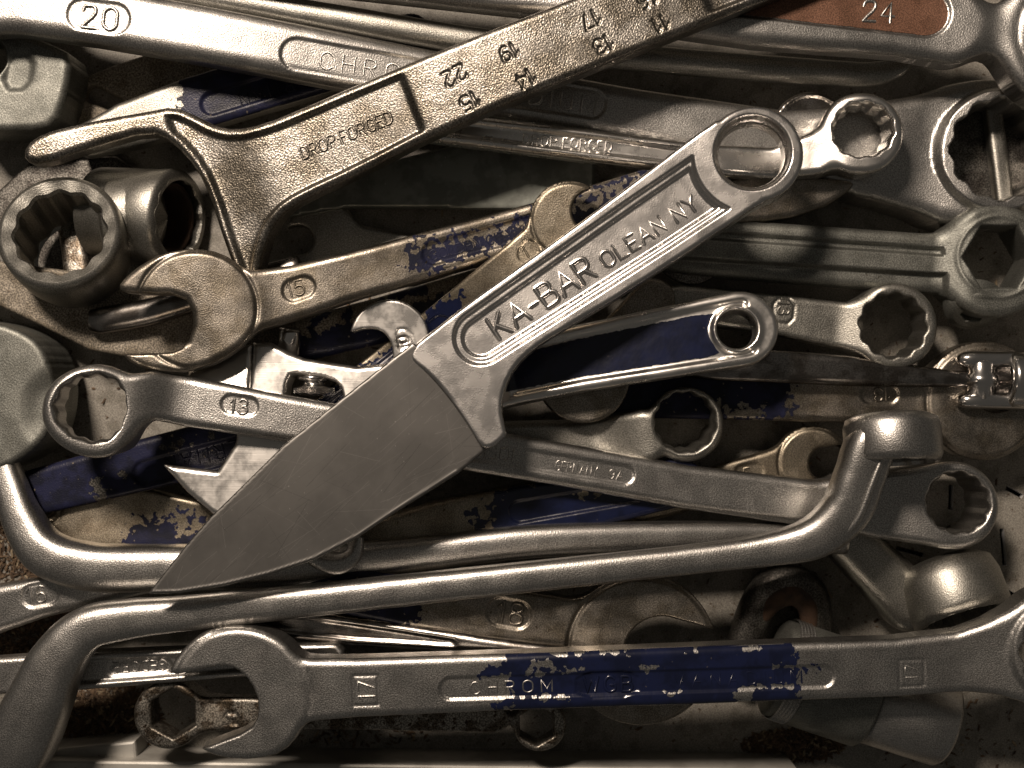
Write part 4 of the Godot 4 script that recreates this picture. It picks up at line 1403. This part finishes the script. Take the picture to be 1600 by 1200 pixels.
# ---------------------------------------------------------------- tools on top
func top_layer() -> void:
	# cranked ring wrench
	var t := tool_of(thing("cranked_ring_wrench", "long silver cranked ring wrench, S-bent at both ends, below the blade", "wrench", Vector2(600, 925), -80), Vector2(600, 925), Vector2(700, 913), -80, {add = [disc(0, 0, 1)]})
	part("bar", bar(t, [-40, 1230, -110, 60, 22, 1165, -96, 56, 60, 1098, -84, 49, 92, 1030, -78, 42, 136, 982, -76, 35, 200, 967, -78, 31, 300, 957, -80, 27, 560, 930, -82, 25, 800, 904, -82, 24, 1080, 874, -82, 23, 1200, 858, -80, 26, 1272, 838, -76, 33, 1318, 795, -68, 37, 1338, 740, -60, 37, 1356, 690, -54, 37, 1392, 672, -52, 34], 0.95, 3.2), mats.satin, t.root)
	part("flash_ridge", bar(t, [1300, 845, -52, 4, 1328, 806, -36, 6, 1346, 756, -28, 6, 1362, 712, -24, 4], 1.0, 2.0, 10), mats.satin, t.root)
	part("ring_head", turned(t, Vector2(1392, 722), -64, Vector3(0.02, 0.98, 0.16), [62, 0, 70, -3, 74, -12, 74, -56, 70, -68, 58, -74, 0, -76], 54.0, 12, 50.0), mats.satin, t.root)
	# 17 wrench
	t = forged("combination_wrench", "satin wrench stamped 17, CHROM and VANADIUM, with flaking blue paint on its shank", "wrench", Vector2(395, 1082), Vector2(1400, 1042), -62, "body", mats.satin,
		{add = [poly([268, 1052, 272, 1034, 292, 1008, 316, 988, 350, 977, 388, 976, 430, 987, 462, 1010, 484, 1050, 486, 1100, 474, 1140, 446, 1172, 402, 1183, 350, 1180, 322, 1170, 314, 1160, 380, 1130, 400, 1080, 370, 1045, 320, 1048], 1, 22.0), chain([455, 1076, 50, 560, 1071, 45.5, 800, 1062, 44, 1080, 1053, 45, 1400, 1042, 45, 1500, 1032, 47, 1560, 1022, 60], 16.0), disc(1650, 1010, 98, 30.0)],
		cut = [poly([220, 1066, 300, 1046, 338, 1037, 364, 1036, 386, 1050, 405, 1078, 408, 1112, 394, 1136, 330, 1160, 260, 1190], 1), bore(1652, 1010, 62, 12)],
		t = [Vector2(60, 56), Vector2(120, 46), Vector2(1080, 46), Vector2(1240, 70)], bend = [Vector2(0, -6), Vector2(140, 0), Vector2(1050, -10), Vector2(1250, 6)], rw = 13.0, rh = 10.0, sv = 2.2, fine = 2.2,
		relief = [line_round(disc(384, 1081, 106), -1.6, 4.0), sunk(chain([705, 1071, 17, 1283, 1054, 17]), -3.0, 1.8), sunk(poly([898, 1046, 996, 1043, 998, 1085, 899, 1088], 1), -2.2, 2.0), line_round(poly([554, 1051, 592, 1050, 594, 1096, 556, 1097], 0), -1.6, 1.8), line_round(poly([1401, 1029, 1439, 1028, 1440, 1068, 1402, 1070], 0), -1.3, 1.5), sunk(disc(1652, 1010, 82), 6.0, 5.0)]})
	letters(t, writing("17", Vector2(587, 1088), Vector2(-0.03, -1), 24, 0.35), 2.0, mats.satin)
	letters(t, writing("17", Vector2(1431, 1060), Vector2(-0.03, -1), 20, 0.35), 1.2, mats.satin)
	letters(t, fitted("CHROM", Vector2(736, 1080), Vector2(862, 1076), 18, 0.6), 1.6, mats.satin)
	letters(t, fitted("VANADIUM", Vector2(1052, 1070), Vector2(1250, 1064), 19, 0.6), 1.6, mats.blue)
	letters(t, fitted("WGB", Vector2(912, 1078), Vector2(986, 1076), 23, 0.4), 2.8, mats.blue)
	coat(t, "blue_paint", mats.blue, [poly([790, 1000, 1236, 990, 1240, 1030, 1248, 1120, 800, 1120], 0), chain([760, 1046, 8, 790, 1040, 10]), chain([772, 1096, 5, 800, 1094, 8]), chain([1240, 1044, 3, 1275, 1041, 2]),
		bare(chain([835, 1036, 7, 850, 1032, 8])), bare(chain([826, 1049, 3, 905, 1040, 3])), bare(chain([850, 1086, 3, 895, 1084, 2.5])), bare(disc(1006, 1041, 7)), bare(chain([1000, 1042, 3, 1020, 1040, 2])), bare(chain([866, 1018, 3, 980, 1014, 1.5])), bare(disc(1160, 1083, 13)), bare(chain([1070, 1018, 1, 1084, 1016, 3])), bare(chain([1160, 1012, 1, 1180, 1008, 4])), bare(chain([1195, 1040, 2, 1234, 1039, 2])), bare(chain([1175, 1072, 2, 1236, 1068, 3])), bare(chain([1040, 1080, 2, 1056, 1078, 3])), bare(chain([720, 1085, 1, 890, 1084, 2]))], 7.0)
	# drop forged wrench
	t = forged("drop_forged_wrench", "grainy cast open-end wrench with rows of upside-down numbers and DROP FORGED", "wrench", Vector2(380, 268), Vector2(1220, -55), -62, "body", mats.cast,
		{add = [poly([33, 250, 34, 226, 60, 206, 110, 192, 160, 180, 224, 168, 262, 160, 296, 172, 330, 190, 366, 198, 410, 190, 470, 166, 560, 130, 900, 2, 1100, -74, 1400, -190, 1440, -92, 1300, -34, 1080, 52, 690, 208, 560, 272, 470, 312, 436, 336, 412, 376, 396, 450, 372, 450, 346, 380, 336, 350, 322, 304, 300, 258, 262, 216, 226, 200, 140, 226, 60, 256], 1)],
		t = [Vector2(-120, 44), Vector2(200, 44)], bend = [Vector2(-350, -26), Vector2(-60, -44), Vector2(60, -30), Vector2(500, 6), Vector2(900, 6)], rw = 12.0, rh = 10.0, sv = 2.0, fine = 2.0, wave = 0.35,
		relief = [rimmed(15.0, -8.0, 4.0, -90, 292), rimmed(15.0, -7.0, 4.0, 760, 1200),
			cut_in(writing("22", Vector2(723, 104), Vector2(-0.88, 0.47), 24, 0.25), -2.2, 2.1), cut_in(writing("19", Vector2(803, 72), Vector2(-0.88, 0.47), 23, 0.3), -2.2, 2.1), cut_in(writing("17", Vector2(928, 22), Vector2(-0.88, 0.47), 24, 0.3), -2.2, 2.1), cut_in(writing("16", Vector2(1016, -10), Vector2(-0.88, 0.47), 24, 0.3), -2.2, 2.1),
			cut_in(writing("15", Vector2(743, 146), Vector2(-0.88, 0.47), 23, 0.3), -2.2, 2.1), cut_in(writing("14", Vector2(828, 113), Vector2(-0.88, 0.47), 24, 0.25), -2.2, 2.1), cut_in(writing("13", Vector2(948, 61), Vector2(-0.88, 0.47), 23, 0.3), -2.2, 2.1), cut_in(writing("11", Vector2(1034, 29), Vector2(-0.88, 0.47), 23, 0.35), -2.2, 2.1)]})
	letters(t, fitted("DROP*FORGED", Vector2(472, 246), Vector2(616, 190), 19, 0.25), 2.3, mats.cast)


# ---------------------------------------------------------------- the knife
func knife() -> void:
	var root := thing("knife", "all-steel knife with wrench-shaped handle and broad pointed blade, lying on top", "knife", Vector2(748, 532), -4, "")
	var a := Vector2(748, 532)
	var b := Vector2(1174, 246)
	var t := tool_of(root, a, b, -4, {
		add = [poly([640, 560, 646, 541, 670, 522, 725, 480, 800, 427, 950, 317, 1080, 217, 1130, 186, 1220, 300, 1080, 393, 968, 466, 872, 522, 835, 546, 806, 574, 790, 606, 784, 640, 790, 668, 793, 680, 778, 694, 765, 701, 752, 698, 735, 668, 712, 634, 688, 604, 664, 580, 652, 572], 1, 10.0), disc(1176, 246, 75, 10.0)],
		cut = [disc(1173, 244, 51)], t = [Vector2(-100, 24), Vector2(60, 36), Vector2(400, 36), Vector2(500, 50)], rw = 7.0, rh = 6.0, sv = 1.9, su = 4.0, fine = 2.0, wave = 0.15, roll = 0.09,
		relief = [sunk(knife_channel(42.0, 51.0, 94.0), -6.0, 3.2), sunk(knife_channel(29.0, 39.0, 100.0), -5.0, 3.0), sunk(disc(1173, 244, 57), -13.0, 4.0), sunk(chain([662, 580, 0.5, 692, 612, 3, 716, 642, 4, 738, 676, 4, 748, 694, 3]), 2.0, 2.6)]})
	part("handle", t.mesh(), mats.knife_steel, root)
	letters(t, fitted("KA-BAR", Vector2(781, 531), Vector2(932, 432), 36, 0.22), 4.4, mats.knife_steel, "raised_lettering", 1.15)
	letters(t, fitted("OLEAN NY", Vector2(948, 421), Vector2(1092, 328), 25, 0.26), 3.3, mats.knife_steel, "raised_lettering", 1.15)
	var blade := tool_of(root, a, b, -4, {
		add = [poly([231, 928, 245, 910, 290, 853, 329, 808, 360, 778, 445, 694, 534, 623, 610, 563, 645, 536, 700, 560, 765, 640, 762, 702, 744, 716, 735, 724, 716, 740, 607, 808, 560, 840, 490, 876, 420, 899, 350, 916, 280, 927], 0)],
		t = 12.0, rw = 5.0, rh = 3.5, sv = 2.6, wave = 0.03, fine = 2.2, roll = -0.05,
		relief = [sunk(chain([240, 924, 1, 280, 923, 1.2, 350, 912, 1.2, 420, 895, 1.2, 490, 872, 1.2, 560, 836, 1.2, 607, 804, 1.2, 714, 736, 1]), 1.3, 2.2)]})
	part("blade", blade.mesh(), mats.blade_steel, root)


# the sunk channel of the handle, ending in a hollow curve before the ring
func knife_channel(r0: float, r1: float, ring: float) -> Shape:
	var a := Vector2(752, 529)
	var b := Vector2(1176, 246)
	var ax := (b - a).normalized()
	var ay := Vector2(-ax.y, ax.x)
	var l := []
	for i in 13:                                   # round left end
		var p := a + (ax.rotated(PI * 0.5 + PI * i / 12.0)) * r0
		l.append_array([p.x, p.y])
	var c := Vector2(1175, 245)
	var half := asin(r1 / ring)
	for i in 13:
		var p := c - ax.rotated(lerpf(half, -half, i / 12.0)) * ring
		l.append_array([p.x, p.y])
	return poly(l, 1)
